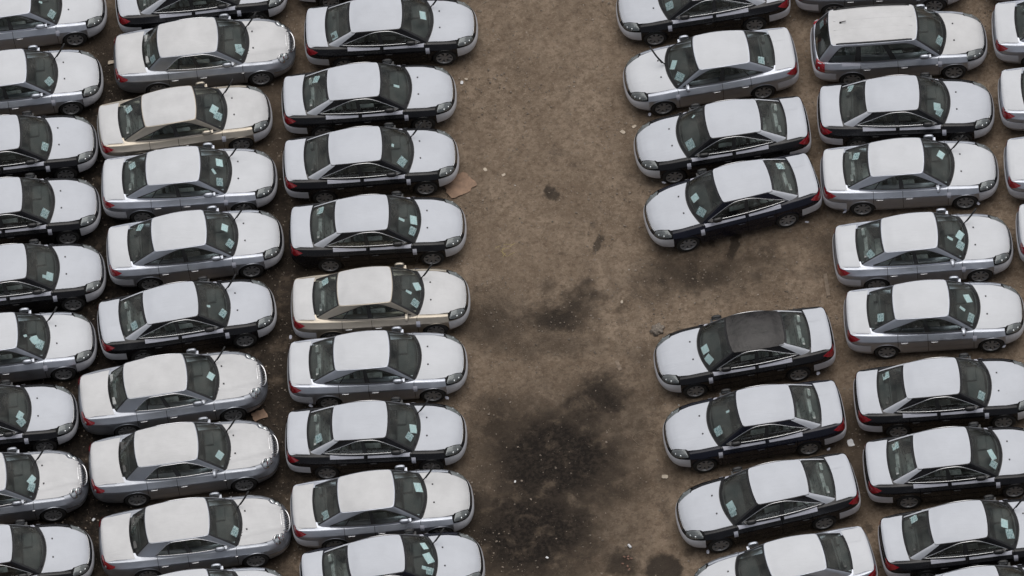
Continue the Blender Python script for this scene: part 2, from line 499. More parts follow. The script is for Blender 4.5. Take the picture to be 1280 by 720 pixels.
def wagon():
    sp = dict(
        outline=[(2.40, 0), (2.38, .28), (2.30, .54), (2.11, .745), (1.78, .85), (1.45, .885), (.9, .90), (0, .91), (-.7, .91), (-1.3, .90), (-1.8, .885), (-2.12, .84), (-2.29, .70), (-2.34, .36), (-2.35, 0)],
        shoulder=[(2.37, .72), (2.2, .75), (2.05, .78), (1.76, .83), (1.42, .875), (.9, .92), (0, .955), (-.7, .97), (-1.3, .98), (-1.8, .985), (-2.37, .985)],
        deck=[(2.33, .73), (2.26, .78), (2.15, .835), (1.9, .905), (1.5, .975), (1.25, 1.01), (.5, 1.02), (-1.4, 1.03), (-2.37, 1.02)],
        bow=[(2.4, 0), (2.0, .03), (1.1, .22), (.3, .12), (-1.0, 0), (-2.2, -.05), (-2.4, 0)],
        sill=[(2.4, .21), (1.8, .21), (0, .22), (-1.7, .24), (-2.4, .30)],
        prof_front=[(0, .10), (.2, .03), (.45, 0), (.62, .005), (.74, .03), (.9, .055), (1, .085)],
        prof_side=[(0, .060), (.12, .028), (.35, .012), (.60, .004), (.78, 0), (.805, .003), (.83, .016), (.93, .072), (1, .116)],
        prof_rear=[(0, .10), (.2, .02), (.42, 0), (.56, .005), (.62, .05), (.8, .065), (.94, .08), (1, .09)],
        corner=(3.6, 10.9), spine=(-2.15, 1.85),
        front_axle=1.44, rear_axle=-1.30, wheel_r=.33, arch=.37, half_track=.785,
        gh=dict(fc=[(1.33, .99), (.53, 1.585)], A=[(1.10, .745, .92), (.46, .60, 1.535)], C=[(-2.16, .71, .95), (-1.79, .60, 1.55)],
                rc=[(-2.25, .97), (-1.83, 1.60)], bulge=[.095, .04], arch=[.015, .03], spine=(-1.55, .22),
                top=pchip(*zip(*[(.6, 1.575), (.5, 1.59), (.15, 1.635), (-.5, 1.655), (-1.4, 1.645), (-1.95, 1.60)]))),
        win=dict(lo=.10, hi=.90, front=.25, ffp=5.0, s0=.03, s1=.93, fall=.82, fpow=4.0, B=[.38, .68], quarter=None), cowl_x=1.10, trunk_x=-2.15, kind='W')
    return sp

def build_model(sp):
    """all parts of one kind of car: list of dicts name / mesh / slot (what decides the material) / parent index / matrix"""
    S = Surf(sp); B, G = S.body, S.cabin
    parts = []
    kd = sp['kind']
    def add(name, me, parent=None, M=None, cond=None, slot=None):
        parts.append(dict(name=name, me=me, parent=parent, M=M, cond=cond, slot=slot))
        return len(parts) - 1
    def P(phi, w, F=B):
        return Vector(F(np.array([phi]), np.array([w]))[0])
    px = S.phi_x
    fa, ra, ar, wr = sp['front_axle'], sp['rear_axle'], sp['arch'], sp['wheel_r']
    zax = wr
    n = S.n
    # --- bottom edge of the side with the wheel arches cut out
    def arch_w(phi):
        a = abs(phi); x = float(S.ox(a))
        base = 0.0
        for xa in (fa, ra):
            if abs(x - xa) < ar:
                z = zax + math.sqrt(ar * ar - (x - xa) ** 2)
                zl, zs = float(S.zl(x)), float(S.zs(x))
                base = max(base, (z - zl) / (zs - zl))
        return base
    def span(x0, x1, extra=0):
        """phi samples from x0 (front) to x1 (rear), dense round the arches"""
        xs = list(np.linspace(x0, x1, max(3, int(abs(x0 - x1) / .09) + 1)))
        for xa in (fa, ra):
            for k in range(0, 21):
                xk = xa + ar * math.cos(math.pi * k / 20)
                if x1 < xk < x0: xs.append(xk)
            for e in (ar - .0005, -(ar - .0005), ar + .0005, -ar - .0005):
                if x1 < xa + e < x0: xs.append(xa + e)
        return np.array(sorted({round(px(x), 5) for x in xs}))
    W = sp['win']; cx, trx = sp['cowl_x'], sp['trunk_x']
    def whi0(f):            # upper edge of the side glass: an arc that drops to both pillars
        if f < W['front']:
            k = min(1, (W['front'] - f) / (W['front'] - W['s0']))
            return W['lo'] + (W['hi'] - W['lo']) * max(0.0, 1 - k ** W['ffp'])
        if f < W['fall']: return W['hi']
        k = min(1, (f - W['fall']) / (W['s1'] - W['fall']))
        return W['lo'] + (W['hi'] - W['lo']) * max(0, 1 - k ** W['fpow'])
    gp = .006
    door_f, door_m, door_r = min(cx - .02, fa - ar - .02), -.22 if kd != 'W' else -.05, (-1.0 if kd != 'W' else -1.05)
    bump_f, bump_r = fa + ar + .02, ra - ar - .06
    hood_edge = 1.10
    tlo = lambda p: 1.09 - .07 * min(1, max(0, (abs(p) - px(-2.05)) / .8))
    # headlight cut in the hood / fender line
    hl0, hl1 = {'A': (1.75, 3.75), 'B': (1.9, 3.5), 'W': (1.75, 3.9)}[kd]
    def hood_lo(phi):
        a = abs(phi)
        if a < hl0: return 1.02
        if a < hl1:
            f = (a - hl0) / (hl1 - hl0)
            return 1.02 + .16 * math.sin(math.pi * min(f * .75, .5))
        return hood_edge + .03 * max(0, 1 - (a - hl1))
    # dark inner shell seen through the panel gaps
    bm = bmesh.new()
    for sgn in (1, -1):
        patch_bm(B, sgn * span(2.3, -2.3), arch_w, 1.12, 6, -.022, bm)
    patch_bm(B, both(np.linspace(0, px(1.9), 12)), .05, 1.2, 6, -.03, bm)
    patch_bm(B, both(np.linspace(n, px(-1.9), 12)[::-1])[0:0] if False else np.linspace(px(-1.9), n, 12), .05, 1.2, 6, -.03, bm)
    patch_bm(B, -np.linspace(px(-1.9), n, 12), .05, 1.2, 6, -.03, bm)
    box(bm, (-2.15, -.62, .17), (2.1, .62, .26))
    ib = add('inner_frame', bm_mesh('inner_frame', bm, True, 'gap'))
    # --- body shell: fenders, quarters, sills, pillars, roof rails
    bm = bmesh.new()
    for sgn in (1, -1):
        patch_bm(B, sgn * span(bump_f, door_f + gp), arch_w, lambda p: min(hood_lo(p), hood_edge) - .008, 7, 0, bm, knots=KN)
        patch_bm(B, sgn * span(door_r - gp, bump_r), arch_w, 1.30, 7, 0, bm, knots=KN)
        if kd != 'W':
            patch_bm(B, sgn * np.linspace(px(bump_r) - .001, n - 2.16, 16), .612, lambda p: (1.30 if float(S.ox(abs(p))) > trx + .02 else tlo(p) - .006), 4, 0, bm, knots=KN)
        else:
            patch_bm(B, sgn * np.linspace(px(bump_r) - .001, n - 2.31, 16), .612, 1.25, 4, 0, bm, knots=KN)
        patch_bm(B, sgn * span(door_f + gp, door_r - gp), 0, .10, 2, 0, bm)
        # belt strip inside the doors (under the glass)
        patch_bm(B, sgn * np.linspace(px(door_f + .2), px(door_r - .05), 20), 1.05, 1.26, 3, -.004, bm)
        # A pillar / roof rail / C pillar of the cabin
        s0, s1 = 1 + W['s0'], 1 + W['s1']
        def whi(p):
            f = (abs(p) - 1)
            if f < W['s0']: return W['lo']
            if f > W['s1']: return W['lo']
            return whi0(f)
        cols = np.concatenate([1 + W['front'] - (W['front'] - W['s0']) * np.sin(np.linspace(math.pi / 2, 0, 14)), np.linspace(1 + W['front'], 1 + W['fall'], 10)[1:], 1 + W['fall'] + (W['s1'] - W['fall']) * np.sin(np.linspace(0, math.pi / 2, 16))[1:]])
        patch_bm(G, sgn * cols, whi, 1.0, 5, 0, bm)
        patch_bm(G, sgn * cols, -0.0, W['lo'], 2, 0, bm)
        patch_bm(G, sgn * np.linspace(.965, s0, 5), 0, 1.0, 10, 0, bm)
        patch_bm(G, sgn * np.linspace(s1, 2.06 if kd != 'W' else 2.12, 9), 0, 1.0, 10, 0, bm)
        # arch lips
        for xa in (fa, ra):
            pts = []
            for k in range(0, 25):
                th = math.pi * (k / 24 * 1.06 - .03)
                x = xa + ar * math.cos(th); z = zax + ar * math.sin(th)
                ph = px(x); zl, zs = float(S.zl(x)), float(S.zs(x))
                w = (z - zl) / (zs - zl)
                q = P(sgn * ph, max(w, 0.0)); pts.append((q.x, q.y - sgn * .006, max(z, .2)))
            tube(bm, pts, .016, 5)
    body = add('body_shell', bm_mesh('body_shell', bm, True, None, 50), slot='paint')
    # --- roof and its film
    ring = np.concatenate([np.linspace(-3, -2.0, 14), np.linspace(-2, -1, 22)[1:], np.linspace(-1, 1, 22)[1:], np.linspace(1, 2, 22)[1:], np.linspace(2, 3, 14)[1:]])
    bm = patch_bm(G, ring, 1.0, 2.0, 8, 0)
    patch_bm(G, both(np.linspace(0, .965, 12)), .965, 1.0, 1, 0, bm)
    for sg in (1, -1):
        patch_bm(G, sg * np.linspace(2.06 if kd != 'W' else 2.12, 3, 12), .965, 1.0, 1, 0, bm)
    roof = add('roof', bm_mesh('roof', bm, True, None, 60), slot='roof')
    bm = patch_bm(G, ring, 1.03, 2.0, 8, .005)
    if kd == 'W':
        pass
    add('protective_film', bm_mesh('roof_film', bm, True), parent=roof, slot='roof_film')
    # --- hood + film
    pc = px(cx - .0)
    hp = np.concatenate([np.linspace(0, hl1, 22), np.linspace(hl1, pc, 14)[1:]])
    bm = patch_bm(B, both(hp), hood_lo, 2.0, 12, 0)
    hood = add('hood', bm_mesh('hood', bm, True), slot='paint')
    bm = patch_bm(B, both(hp), lambda p: hood_lo(p) + .004, 2.0, 12, .005)
    hf = add('protective_film', bm_mesh('hood_film', bm, True), parent=hood, slot='film')
    # washer jets
    for sgn in (1, -1):
        bm = bmesh.new()
        q = Vector((1.36 if kd != 'W' else 1.50, sgn * .28, 0)); q.z = float(S.zc(q.x)) - .005
        box(bm, (q.x - .02, q.y - .02, q.z - .015), (q.x + .02, q.y + .02, q.z + .02), .006)
        add('washer_jet', bm_mesh('washer_jet', bm, True, 'plastic'), parent=hood)
    # cowl (black strip with wiper bed)
    bm = patch_bm(B, both(np.linspace(px(cx + .03), px(cx - .1), 4)), 1.12, 2.0, 10, .002)
    cowl = bmesh.new()
    for sgn in (1, -1):
        patch_bm(B, sgn * np.linspace(px(cx + .02), px(cx - .12), 4), 1.13, 2.0, 12, .004, cowl)
    bm.free()
    add('cowl', bm_mesh('cowl', cowl, True, 'plastic'))
    # --- trunk lid / tailgate
    if kd != 'W':
        tp = np.concatenate([np.linspace(px(trx), px(-2.15), 10), np.linspace(px(-2.15), n, 16)[1:]])
        bm = bmesh.new()
        for sg in (1, -1):
            patch_bm(B, sg * tp, tlo, 2.0, 10, 0, bm)
            patch_bm(B, sg * np.linspace(n - 2.15, n, 10), .62, 1.02, 4, -.002, bm)
        bmesh.ops.remove_doubles(bm, verts=bm.verts, dist=.001)
        trunk = add('trunk_lid', bm_mesh('trunk_lid', bm, True, None, 55), slot='paint')
        bm = bmesh.new()
        for sg in (1, -1):
            patch_bm(B, sg * tp, lambda p: tlo(p) + .006, 2.0, 10, .005, bm)
        bmesh.ops.remove_doubles(bm, verts=bm.verts, dist=.001)
        add('protective_film', bm_mesh('trunk_film', bm, True), parent=trunk, slot='film')
        # second sheet overlapping half of the lid
        bm = bmesh.new()
        sel = -np.linspace(px(trx - .01), px(-2.2), 8)
        patch_bm(B, sel, 1.11, 1.70, 6, .009, bm)
        add('film_overlap', bm_mesh('film_overlap', bm, True), parent=trunk, slot='film2', cond='overlap')
        # film on the C pillar (dark cars)
        for sg in (1, -1):
            bm = patch_bm(G, sg * np.linspace(1.90, 2.075, 6), lambda p: .02, 1.03, 10, .005)
            add('pillar_film', bm_mesh('pillar_film', bm, True), slot='film', cond='dark')
    else:
        bm = bmesh.new()
        for sg in (1, -1):
            patch_bm(B, sg * np.linspace(n - 2.3, n, 10), .62, 1.2, 6, -.002, bm)
            patch_bm(G, sg * np.linspace(2.12, 3, 10), 0, .08, 2, 0, bm)
        trunk = add('tailgate', bm_mesh('tailgate', bm, True, None, 55), slot='paint')
    # --- bumpers
    fp = np.concatenate([np.linspace(0, 3, 16), np.linspace(3, px(bump_f - .012), 6)[1:]])
    ftop = {'A': .78, 'B': .62, 'W': .76}[kd]
    bm = patch_bm(B, both(fp), 0, lambda p: ftop + .04 * max(0, abs(p) - 2.5), 8, 0)
    fb = add('front_bumper', bm_mesh('front_bumper', bm, True), slot='paint')
    if kd != 'B':
        bm = patch_bm(B, both(fp), lambda p: .22 + .10 * math.cos(min(1.57, abs(p) * .5)), lambda p: ftop - .01 + .03 * max(0, abs(p) - 2.5), 6, .006)
        add('protective_film', bm_mesh('front_bumper_film', bm, True), parent=fb, slot='film_bumper', cond='front_film')
    rp = np.concatenate([np.linspace(px(bump_r + .012), n - 3, 6), np.linspace(n - 3, n, 16)[1:]])
    for_rb = bmesh.new()
    for sg in (1, -1):
        patch_bm(B, sg * rp, 0, .605, 7, 0, for_rb)
    bmesh.ops.remove_doubles(for_rb, verts=for_rb.verts, dist=.001)
    rb = add('rear_bumper', bm_mesh('rear_bumper', for_rb, True), slot='paint')
    if kd != 'B':
        bm = bmesh.new()
        for sg in (1, -1):
            patch_bm(B, sg * rp, lambda p: .20 - .0 * p, .60, 6, .006, bm)
        bmesh.ops.remove_doubles(bm, verts=bm.verts, dist=.001)
        add('protective_film', bm_mesh('rear_bumper_film', bm, True), parent=rb, slot='film_bumper', cond='rear_film')
    # --- doors
    for sg in (1, -1):
        for nm, xa, xb in (('front_door', door_f - gp, door_m + gp), ('rear_door', door_m - gp, door_r + gp)):
            bm = patch_bm(B, sg * span(xa, xb), lambda p: max(.115, arch_w(p)), 1.18, 8, 0, knots=KN)
            d = add(nm, bm_mesh(nm, bm, True), slot='paint')
            # handle
            hx = xb + .16
            q = P(sg * px(hx), .745)
            bm = bmesh.new()
            tube(bm, [(q.x - .10, q.y - sg * .005, q.z), (q.x - .08, q.y + sg * .028, q.z + .006), (q.x + .08, q.y + sg * .028, q.z + .006), (q.x + .10, q.y - sg * .005, q.z)], .015, 6)
            add('door_handle', bm_mesh('door_handle', bm, True), parent=d, slot='handle')
            # white guard strip along the belt of dark cars
            bm = patch_bm(B, sg * np.linspace(px(xa - .06), px(xb + (.03 if nm == 'front_door' else -.17)), 10), .93, 1.07, 3, .007)
            add('protective_strip', bm_mesh('door_strip', bm, True), parent=d, slot='film_strip', cond='dark')
            if nm == 'front_door' and kd != 'B':
                bm = patch_bm(B, sg * np.linspace(px(xa + .085), px(xa - .02), 3), .64, .90, 5, .014)
                add('edge_guard', bm_mesh('edge_guard', bm, True), parent=d, slot='film_strip', cond='guard')
        # side moulding line
        bm = patch_bm(B, sg * span(door_f - gp, door_r + gp), lambda p: max(.38, arch_w(p)), lambda p: max(.43, arch_w(p) + .02), 2, .006)
        add('side_moulding', bm_mesh('side_moulding', bm, True), slot='paint')
        # side repeater
        q = P(sg * px(fa - ar - .08), .76)
        bm = bmesh.new(); box(bm, (q.x - .035, q.y - .012, q.z - .014), (q.x + .035, q.y + .012, q.z + .014), .005)
        add('side_repeater', bm_mesh('side_repeater', bm, True, 'trim_bright'))
    # --- glass
    bm = patch_bm(G, both(np.linspace(0, .955, 14)), .0, .965, 10, -.004)
    wsi = add('windshield', bm_mesh('windshield', bm, True, 'glass'))
    bm = bmesh.new()      # black printed border
    for sg in (1, -1):
        patch_bm(G, sg * np.linspace(.90, .975, 3), 0, .97, 10, .002, bm)
    patch_bm(G, both(np.linspace(0, .96, 14)), 0, .13, 2, .0025, bm)
    patch_bm(G, both(np.linspace(0, .96, 14)), .935, .985, 2, .0025, bm)
    add('seal', bm_mesh('windshield_seal', bm, True, 'plastic'), parent=wsi)
    r0 = 2.05 if kd != 'W' else 2.11
    bm = bmesh.new()
    for sg in (1, -1):
        patch_bm(G, sg * np.linspace(r0 + .01, 3, 12), .06, .965, 9, -.004, bm)
    bmesh.ops.remove_doubles(bm, verts=bm.verts, dist=.001)
    rwi = add('rear_window', bm_mesh('rear_window', bm, True, 'glass'))
    bm = bmesh.new()
    for sg in (1, -1):
        patch_bm(G, sg * np.linspace(r0 - .005, r0 + .06, 3), .03, .98, 9, .002, bm)
        patch_bm(G, sg * np.linspace(r0, 3, 10), .02, .10, 2, .0025, bm)
        patch_bm(G, sg * np.linspace(r0, 3, 10), .925, .985, 2, .0025, bm)
    add('seal', bm_mesh('rear_seal', bm, True, 'plastic'), parent=rwi)
    edges = [W['s0']] + W['B'] + [W['s1']]
    for sg in (1, -1):
        for i in range(len(edges) - 1):
            f0, f1 = edges[i] + (.012 if i else 0), edges[i + 1] - (.012 if i < len(edges) - 2 else 0)
            cols = np.linspace(f0, f1, 16)
            if i == 0: cols = np.concatenate([W['front'] - (W['front'] - f0) * np.sin(np.linspace(math.pi / 2, 0, 14)), np.linspace(W['front'], f1, 4)[1:]])
            if f1 > W['fall']:
                cols = np.concatenate([np.linspace(f0, W['fall'], 8), W['fall'] + (f1 - W['fall']) * np.sin(np.linspace(0, math.pi / 2, 14))[1:]]) if f0 < W['fall'] else cols
            bm = patch_bm(G, sg * (1 + cols), W['lo'], lambda p: whi0(abs(p) - 1), 6, -.004)
            gi = add('side_window', bm_mesh('side_window', bm, True, 'glass'))
        # pillars between panes
        for b in W['B']:
            bm = patch_bm(G, sg * (1 + np.linspace(b - .026, b + .026, 3)), W['lo'] - .01, whi0(b) + .01, 6, .003)
            add('door_pillar', bm_mesh('door_pillar', bm, True, 'plastic'))
        if W['quarter']:
            qf = W['quarter']
            bm = patch_bm(G, sg * (1 + np.linspace(qf - .008, qf + .008, 3)), W['lo'], whi0(qf), 4, .003)
            add('quarter_divider', bm_mesh('quarter_divider', bm, True, 'plastic'))
        # mirror sail
        bm = bmesh.new()
        patch_bm(G, sg * (1 + np.linspace(W['s0'] - .01, W['s0'] + .09, 4)), W['lo'] - .02, lambda p: min(W['lo'] + .22 * max(0, 1 - (abs(p) - 1 - W['s0']) / .11), max(W['lo'], whi0(abs(p) - 1))), 3, .004, bm)
        add('mirror_sail', bm_mesh('mirror_sail', bm, True, 'plastic'))
        # bright trim round the side glass
        cols = list(W['front'] - (W['front'] - W['s0']) * np.sin(np.linspace(math.pi / 2, 0, 14))) + list(np.linspace(W['front'], W['fall'], 8)[1:]) + list(W['fall'] + (W['s1'] - W['fall']) * np.sin(np.linspace(0, math.pi / 2, 16))[1:])
        def wp(f, w):
            q = P(sg * (1 + f), w, G); return (q.x, q.y + sg * .009, q.z + .004)
        pts = [wp(f, whi0(f)) for f in cols] + [wp(f, W['lo']) for f in np.linspace(W['s1'], W['s0'], 24)[1:-1]]
        bm = tube(bmesh.new(), pts, .011 if kd != 'W' else .008, 5, closed=True)
        add('window_trim', bm_mesh('window_trim', bm, True), slot='trim')
    # --- lamps
    for sg in (1, -1):
        if kd in 'AW':
            lp = np.linspace(hl0 + .1, hl1, 14)
            lo = lambda p: .80 + .14 * max(0, (abs(p) - hl0) / (hl1 - hl0) - .4)
            hi = lambda p: hood_lo(p) - .012 if abs(p) < hl1 - .25 else hood_lo(hl1 - .25) - .012 - (abs(p) - hl1 + .25) * .9
            bm = patch_bm(B, sg * lp, lo, hi, 6, -.012)
            h = add('headlight', bm_mesh('headlight', bm, True, 'lamp_bed'))
            for f, w, r in ((.30, .98, .062), (.62, .99, .068)):
                q = P(sg * (hl0 + (hl1 - hl0) * f), w)
                bm = bmesh.new()
                bmesh.ops.create_uvsphere(bm, u_segments=14, v_segments=8, radius=r)
                for v in bm.verts: v.co = Vector((v.co.x * .8, v.co.y, v.co.z * .55)) + q - Vector((.03, sg * .012, .038))
                add('reflector', bm_mesh('reflector', bm, True, 'chrome'), parent=h)
            bm = patch_bm(B, sg * lp, lo, hi, 6, .012)
            add('lens', bm_mesh('lens', bm, True, 'lens'), parent=h)
        else:
            for ph, w, r in ((2.78, 1.07, .125), (2.12, 1.03, .088)):
                q = P(sg * ph, w)
                d = Vector((math.cos(.45 * ph / 2.7), sg * math.sin(.45 * ph / 2.7), .80)).normalized()
                rot = d.to_track_quat('Y', 'Z').to_matrix().to_4x4()
                M = Matrix.Translation(q - d * .035) @ rot
                bm = lathe(bmesh.new(), [(-.05, r), (.03, r + .012), (.05, r + .006), (.045, r - .008)], 24)
                bmesh.ops.transform(bm, matrix=M, verts=bm.verts)
                h = add('headlight', bm_mesh('headlight', bm, True, 'chrome'))
                bm = lathe(bmesh.new(), [(-.03, 0), (-.02, r * .35), (.0, r * .7), (.04, r - .008)], 24)
                bmesh.ops.transform(bm, matrix=M, verts=bm.verts)
                add('reflector', bm_mesh('reflector', bm, True, 'lamp_bed'), parent=h)
                bm = lathe(bmesh.new(), [(.045, r - .006), (.062, r * .7), (.07, r * .35), (.073, 0)], 24)
                bmesh.ops.transform(bm, matrix=M, verts=bm.verts)
                add('lens', bm_mesh('lens', bm, True, 'lens'), parent=h)
        # tail lamp
        if kd == 'A':
            t0, t1 = px(-1.98), n - 1.55
            bm = patch_bm(B, sg * np.linspace(t0, t1, 14), lambda p: .90 - .26 * min(1, (abs(p) - t0) / (.45 * (t1 - t0))), lambda p: .90 + .085 * min(1, (abs(p) - t0) / .5), 6, .007)
        elif kd == 'B':
            t0, t1 = px(-2.12), n - 1.35
            bm = patch_bm(B, sg * np.linspace(t0, t1, 14), lambda p: .84 - .18 * min(1, (abs(p) - t0) / .7), lambda p: .90 + .09 * min(1, (abs(p) - t0) / .7), 6, .009)
        else:
            t0, t1 = px(-2.02), n - 1.75
            bm = patch_bm(B, sg * np.linspace(t0, t1, 12), .62, lambda p: 1.02 + .10 * min(1, (abs(p) - t0) / .5), 6, .009)
        tl = add('tail_light', bm_mesh('tail_light', bm, True, 'red'))
        if kd != 'A':
            q = P(sg * (t0 + .45 * (t1 - t0)), .76)
            bm = bmesh.new(); bmesh.ops.create_uvsphere(bm, u_segments=12, v_segments=8, radius=.05)
            for v in bm.verts: v.co = Vector((v.co.x * .7, v.co.y * .7, v.co.z)) + q
            add('reverse_lamp', bm_mesh('reverse_lamp', bm, True, 'lamp_bed'), parent=tl)
    # rear plate / chrome bar
    bm = bmesh.new()
    for sg in (1, -1):
        patch_bm(B, sg * np.linspace(n - 1.5, n, 8), .86, .91, 2, .012, bm)
    add('rear_trim_bar', bm_mesh('rear_trim_bar', bm, True, 'chrome' if kd == 'B' else None), slot=None if kd == 'B' else 'paint')
    # --- grille
    if kd != 'B':
        bm = patch_bm(B, both(np.linspace(0, hl0 + .05, 12)), ftop + .005, 1.015, 4, -.014)
        gr = add('grille', bm_mesh('grille', bm, True, 'plastic'))
        for w in (.85, .93):
            bm = patch_bm(B, both(np.linspace(0, 1.2, 10)), w - .018, w + .018, 2, .0)
            add('grille_bar', bm_mesh('grille_bar', bm, True, 'chrome'), parent=gr)
        bm = patch_bm(B, both(np.linspace(0, hl0, 12)), .985, 1.012, 2, .004)
        add('grille_trim', bm_mesh('grille_trim', bm, True, 'trim_bright'), parent=gr)
    else:
        bm = patch_bm(B, both(np.linspace(0, px(bump_f) + .02, 24)), lambda p: ftop + .005 + .04 * max(0, abs(p) - 2.5), lambda p: min(hood_lo(p), hood_edge + .03) - .006, 8, -.002)
        add('front_panel', bm_mesh('front_panel', bm, True), slot='paint')
        c0 = P(0, 1.0); dn = Vector((.60, 0, .80)).normalized(); upv = Vector((-.80, 0, .60))
        c0 = c0 + Vector((-.01, 0, -.02))
        def ov(k, s=1.0, d=0.0):
            t = 2 * math.pi * k / 36
            a = math.cos(t); b = math.sin(t)
            y = math.copysign(abs(a) ** .8, a) * .34 * s; u = math.copysign(abs(b) ** .8, b) * .135 * s
            return c0 + Vector((-.22 * y * y / .09 * .1, y, 0)) + upv * u + dn * d
        bm = bmesh.new(); bm.faces.new([bm.verts.new(ov(k, .97, .012)) for k in range(36)])
        gr = add('grille', bm_mesh('grille', bm, False, 'plastic'))
        bm = tube(bmesh.new(), [ov(k, 1.0, .02) for k in range(36)], .02, 6, closed=True)
        add('grille_surround', bm_mesh('grille_surround', bm, True, 'chrome'), parent=gr)
        for j in range(-5, 6):
            y = j * .054
            hgt = .125 * math.sqrt(max(.05, 1 - (y / .34) ** 2))
            q = c0 + Vector((-.245 * y * y, y, 0)) + dn * .022
            bm = tube(bmesh.new(), [q - upv * hgt, q + dn * .012, q + upv * hgt], .008, 5)
            add('grille_bar', bm_mesh('grille_bar', bm, True, 'chrome'), parent=gr)
        bm = bmesh.new()
        patch_bm(B, both(np.linspace(0, px(bump_f - .02), 20)), .50, .545, 2, .014, bm)
        add('bumper_moulding', bm_mesh('bumper_moulding', bm, True, 'trim_bright'))
    # --- mirrors (folded against the glass, or standing out)
    for sg in (1, -1):
        for cond, off_, dim in (('mirror_in', Vector((-.17, sg * .10, .085)), (.135, .060, .075)), ('mirror_out', Vector((-.03, sg * .155, .085)), (.070, .110, .075))):
            q = P(sg * (1 + W['s0'] + .03), W['lo'] + .02, G)
            bm = bmesh.new()
            bmesh.ops.create_uvsphere(bm, u_segments=14, v_segments=10, radius=1)
            c = q + off_
            ax_ = 0 if cond == 'mirror_out' else 1
            for v in bm.verts:
                co = [math.copysign(abs(k) ** .75, k) for k in v.co]
                if ax_ == 0: co[0] = max(co[0], -.4)
                else: co[1] = co[1] * sg; co[1] = max(co[1], -.5) * sg
                v.co = Vector((co[0] * dim[0], co[1] * dim[1], co[2] * dim[2])) + c
            bmesh.ops.create_cube(bm, size=1, matrix=Matrix.Translation(q + Vector((-.03, sg * .045, .035))) @ Matrix.Diagonal((.07, .11, .035, 1)))
            mi = add('mirror', bm_mesh('mirror', bm, True, None, 50), slot='mirror', cond=(cond, sg))
            bm = bmesh.new()
            bmesh.ops.create_circle(bm, cap_ends=True, segments=16, radius=1)
            for v in bm.verts:
                v.co = (Vector((-.41 * dim[0], v.co.x * dim[1] * .85, v.co.y * dim[2] * .8)) if ax_ == 0 else Vector((v.co.x * dim[0] * .85, -sg * dim[1] * .51, v.co.y * dim[2] * .8))) + c
            add('mirror_glass', bm_mesh('mirror_glass', bm, False, 'lamp_bed'), parent=mi, cond=(cond, sg))
    # --- wheels
    tyre = bmesh.new()
    w2 = .103
    lathe(tyre, [(-w2 + .012, wr - .105), (-w2, wr - .075), (-w2 + .004, wr - .03), (-w2 + .03, wr - .004), (-.05, wr), (.05, wr), (w2 - .03, wr - .004), (w2 - .004, wr - .03), (w2, wr - .075), (w2 - .012, wr - .105)], 32)
    tyre_me = bm_mesh('tyre', tyre, True, 'tyre')
    rim = bmesh.new()
    rr = wr - .105
    lathe(rim, [(w2 - .006, rr + .006), (w2 - .004, rr - .004), (w2 - .02, rr - .014), (.02, rr - .03), (-.08, rr - .02)], 32)
    lathe(rim, [(w2 - .03, 0), (w2 - .03, .03), (w2 - .036, .05), (w2 - .06, .055)], 20)
    ns = 7 if kd != 'B' else 9
    for k in range(ns):
        a = 2 * math.pi * k / ns
        M = Matrix.Rotation(a, 4, 'Y')
        w0, w1 = (.028, .040) if kd != 'B' else (.020, .034)
        vs = []
        for y in (w2 - .032, w2 - .055):
            vs.append([rim.verts.new(M @ Vector((rx, y + dy, ww))) for rx, ww, dy in ((.03, -w0, 0), (rr - .006, -w1, .014), (rr - .006, w1, .014), (.03, w0, 0))])
        A, Bv = vs
        rim.faces.new(A[::-1]); rim.faces.new(Bv)
        for i in range(4): rim.faces.new([A[i], A[(i + 1) % 4], Bv[(i + 1) % 4], Bv[i]])
    rim_me = bm_mesh('rim', rim, True, 'alloy', 40)
    disc = bmesh.new(); lathe(disc, [(w2 - .075, 0), (w2 - .075, rr - .02)], 24)
    disc_me = bm_mesh('brake_disc', disc, False, 'rubber')
    for sg in (1, -1):
        for xa in (fa, ra):
            M = Matrix.Translation((xa, sg * sp['half_track'], zax)) @ (Matrix.Identity(4) if sg > 0 else Matrix.Rotation(math.pi, 4, 'Z'))
            t = add('wheel', disc_me, M=M)
            add('tyre', tyre_me, parent=t)
            add('rim', rim_me, parent=t)
            bm = bmesh.new()
            prof = []
            for k in range(17):
                th = math.pi * (k / 16 * 1.1 - .05)
                prof.append((xa + (ar + .004) * math.cos(th), zax + (ar + .004) * math.sin(th)))
            A = [bm.verts.new((x, sg * .50, z)) for x, z in prof]
            yo = min(float(S.oy(px(xa))) - .035, .86)
            Bv = [bm.verts.new((x, sg * yo, z)) for x, z in prof]
            for i in range(16): bm.faces.new([A[i], A[i + 1], Bv[i + 1], Bv[i]])
            bm.faces.new(A)
            add('wheel_arch', bm_mesh('wheel_arch', bm, True, 'gap'))
    # --- cabin inside
    bm = bmesh.new()
    box(bm, (-1.75, -.70, .26), (1.05, .70, .31))
    for sg in (1, -1):
        box(bm, (-1.2, sg * .70 - .03, .3), (.95, sg * .70 + .03, .86), .01)
    add('cabin_floor', bm_mesh('cabin_floor', bm, False, 'interior'))
    bm = bmesh.new()
    box(bm, (.50, -.68, .55), (1.12, .68, .86), .06, taper=(.75, .98))
    box(bm, (.56, .12, .84), (.86, .58, .92), .03, taper=(.7, .9))
    box(bm, (-.45, -.10, .3), (.55, .10, .55), .03)
    add('dashboard', bm_mesh('dashboard', bm, True, 'interior', 40))
    bm = bmesh.new()
    c = Vector((.47, .36, .90)); ax = Vector((-.9, 0, .45)).normalized(); u = Vector((0, 1, 0)); v = ax.cross(u)
    tube(bm, [c + (u * math.cos(t) + v * math.sin(t)) * .185 for t in np.linspace(0, 2 * math.pi, 24, endpoint=False)], .016, 5, closed=True)
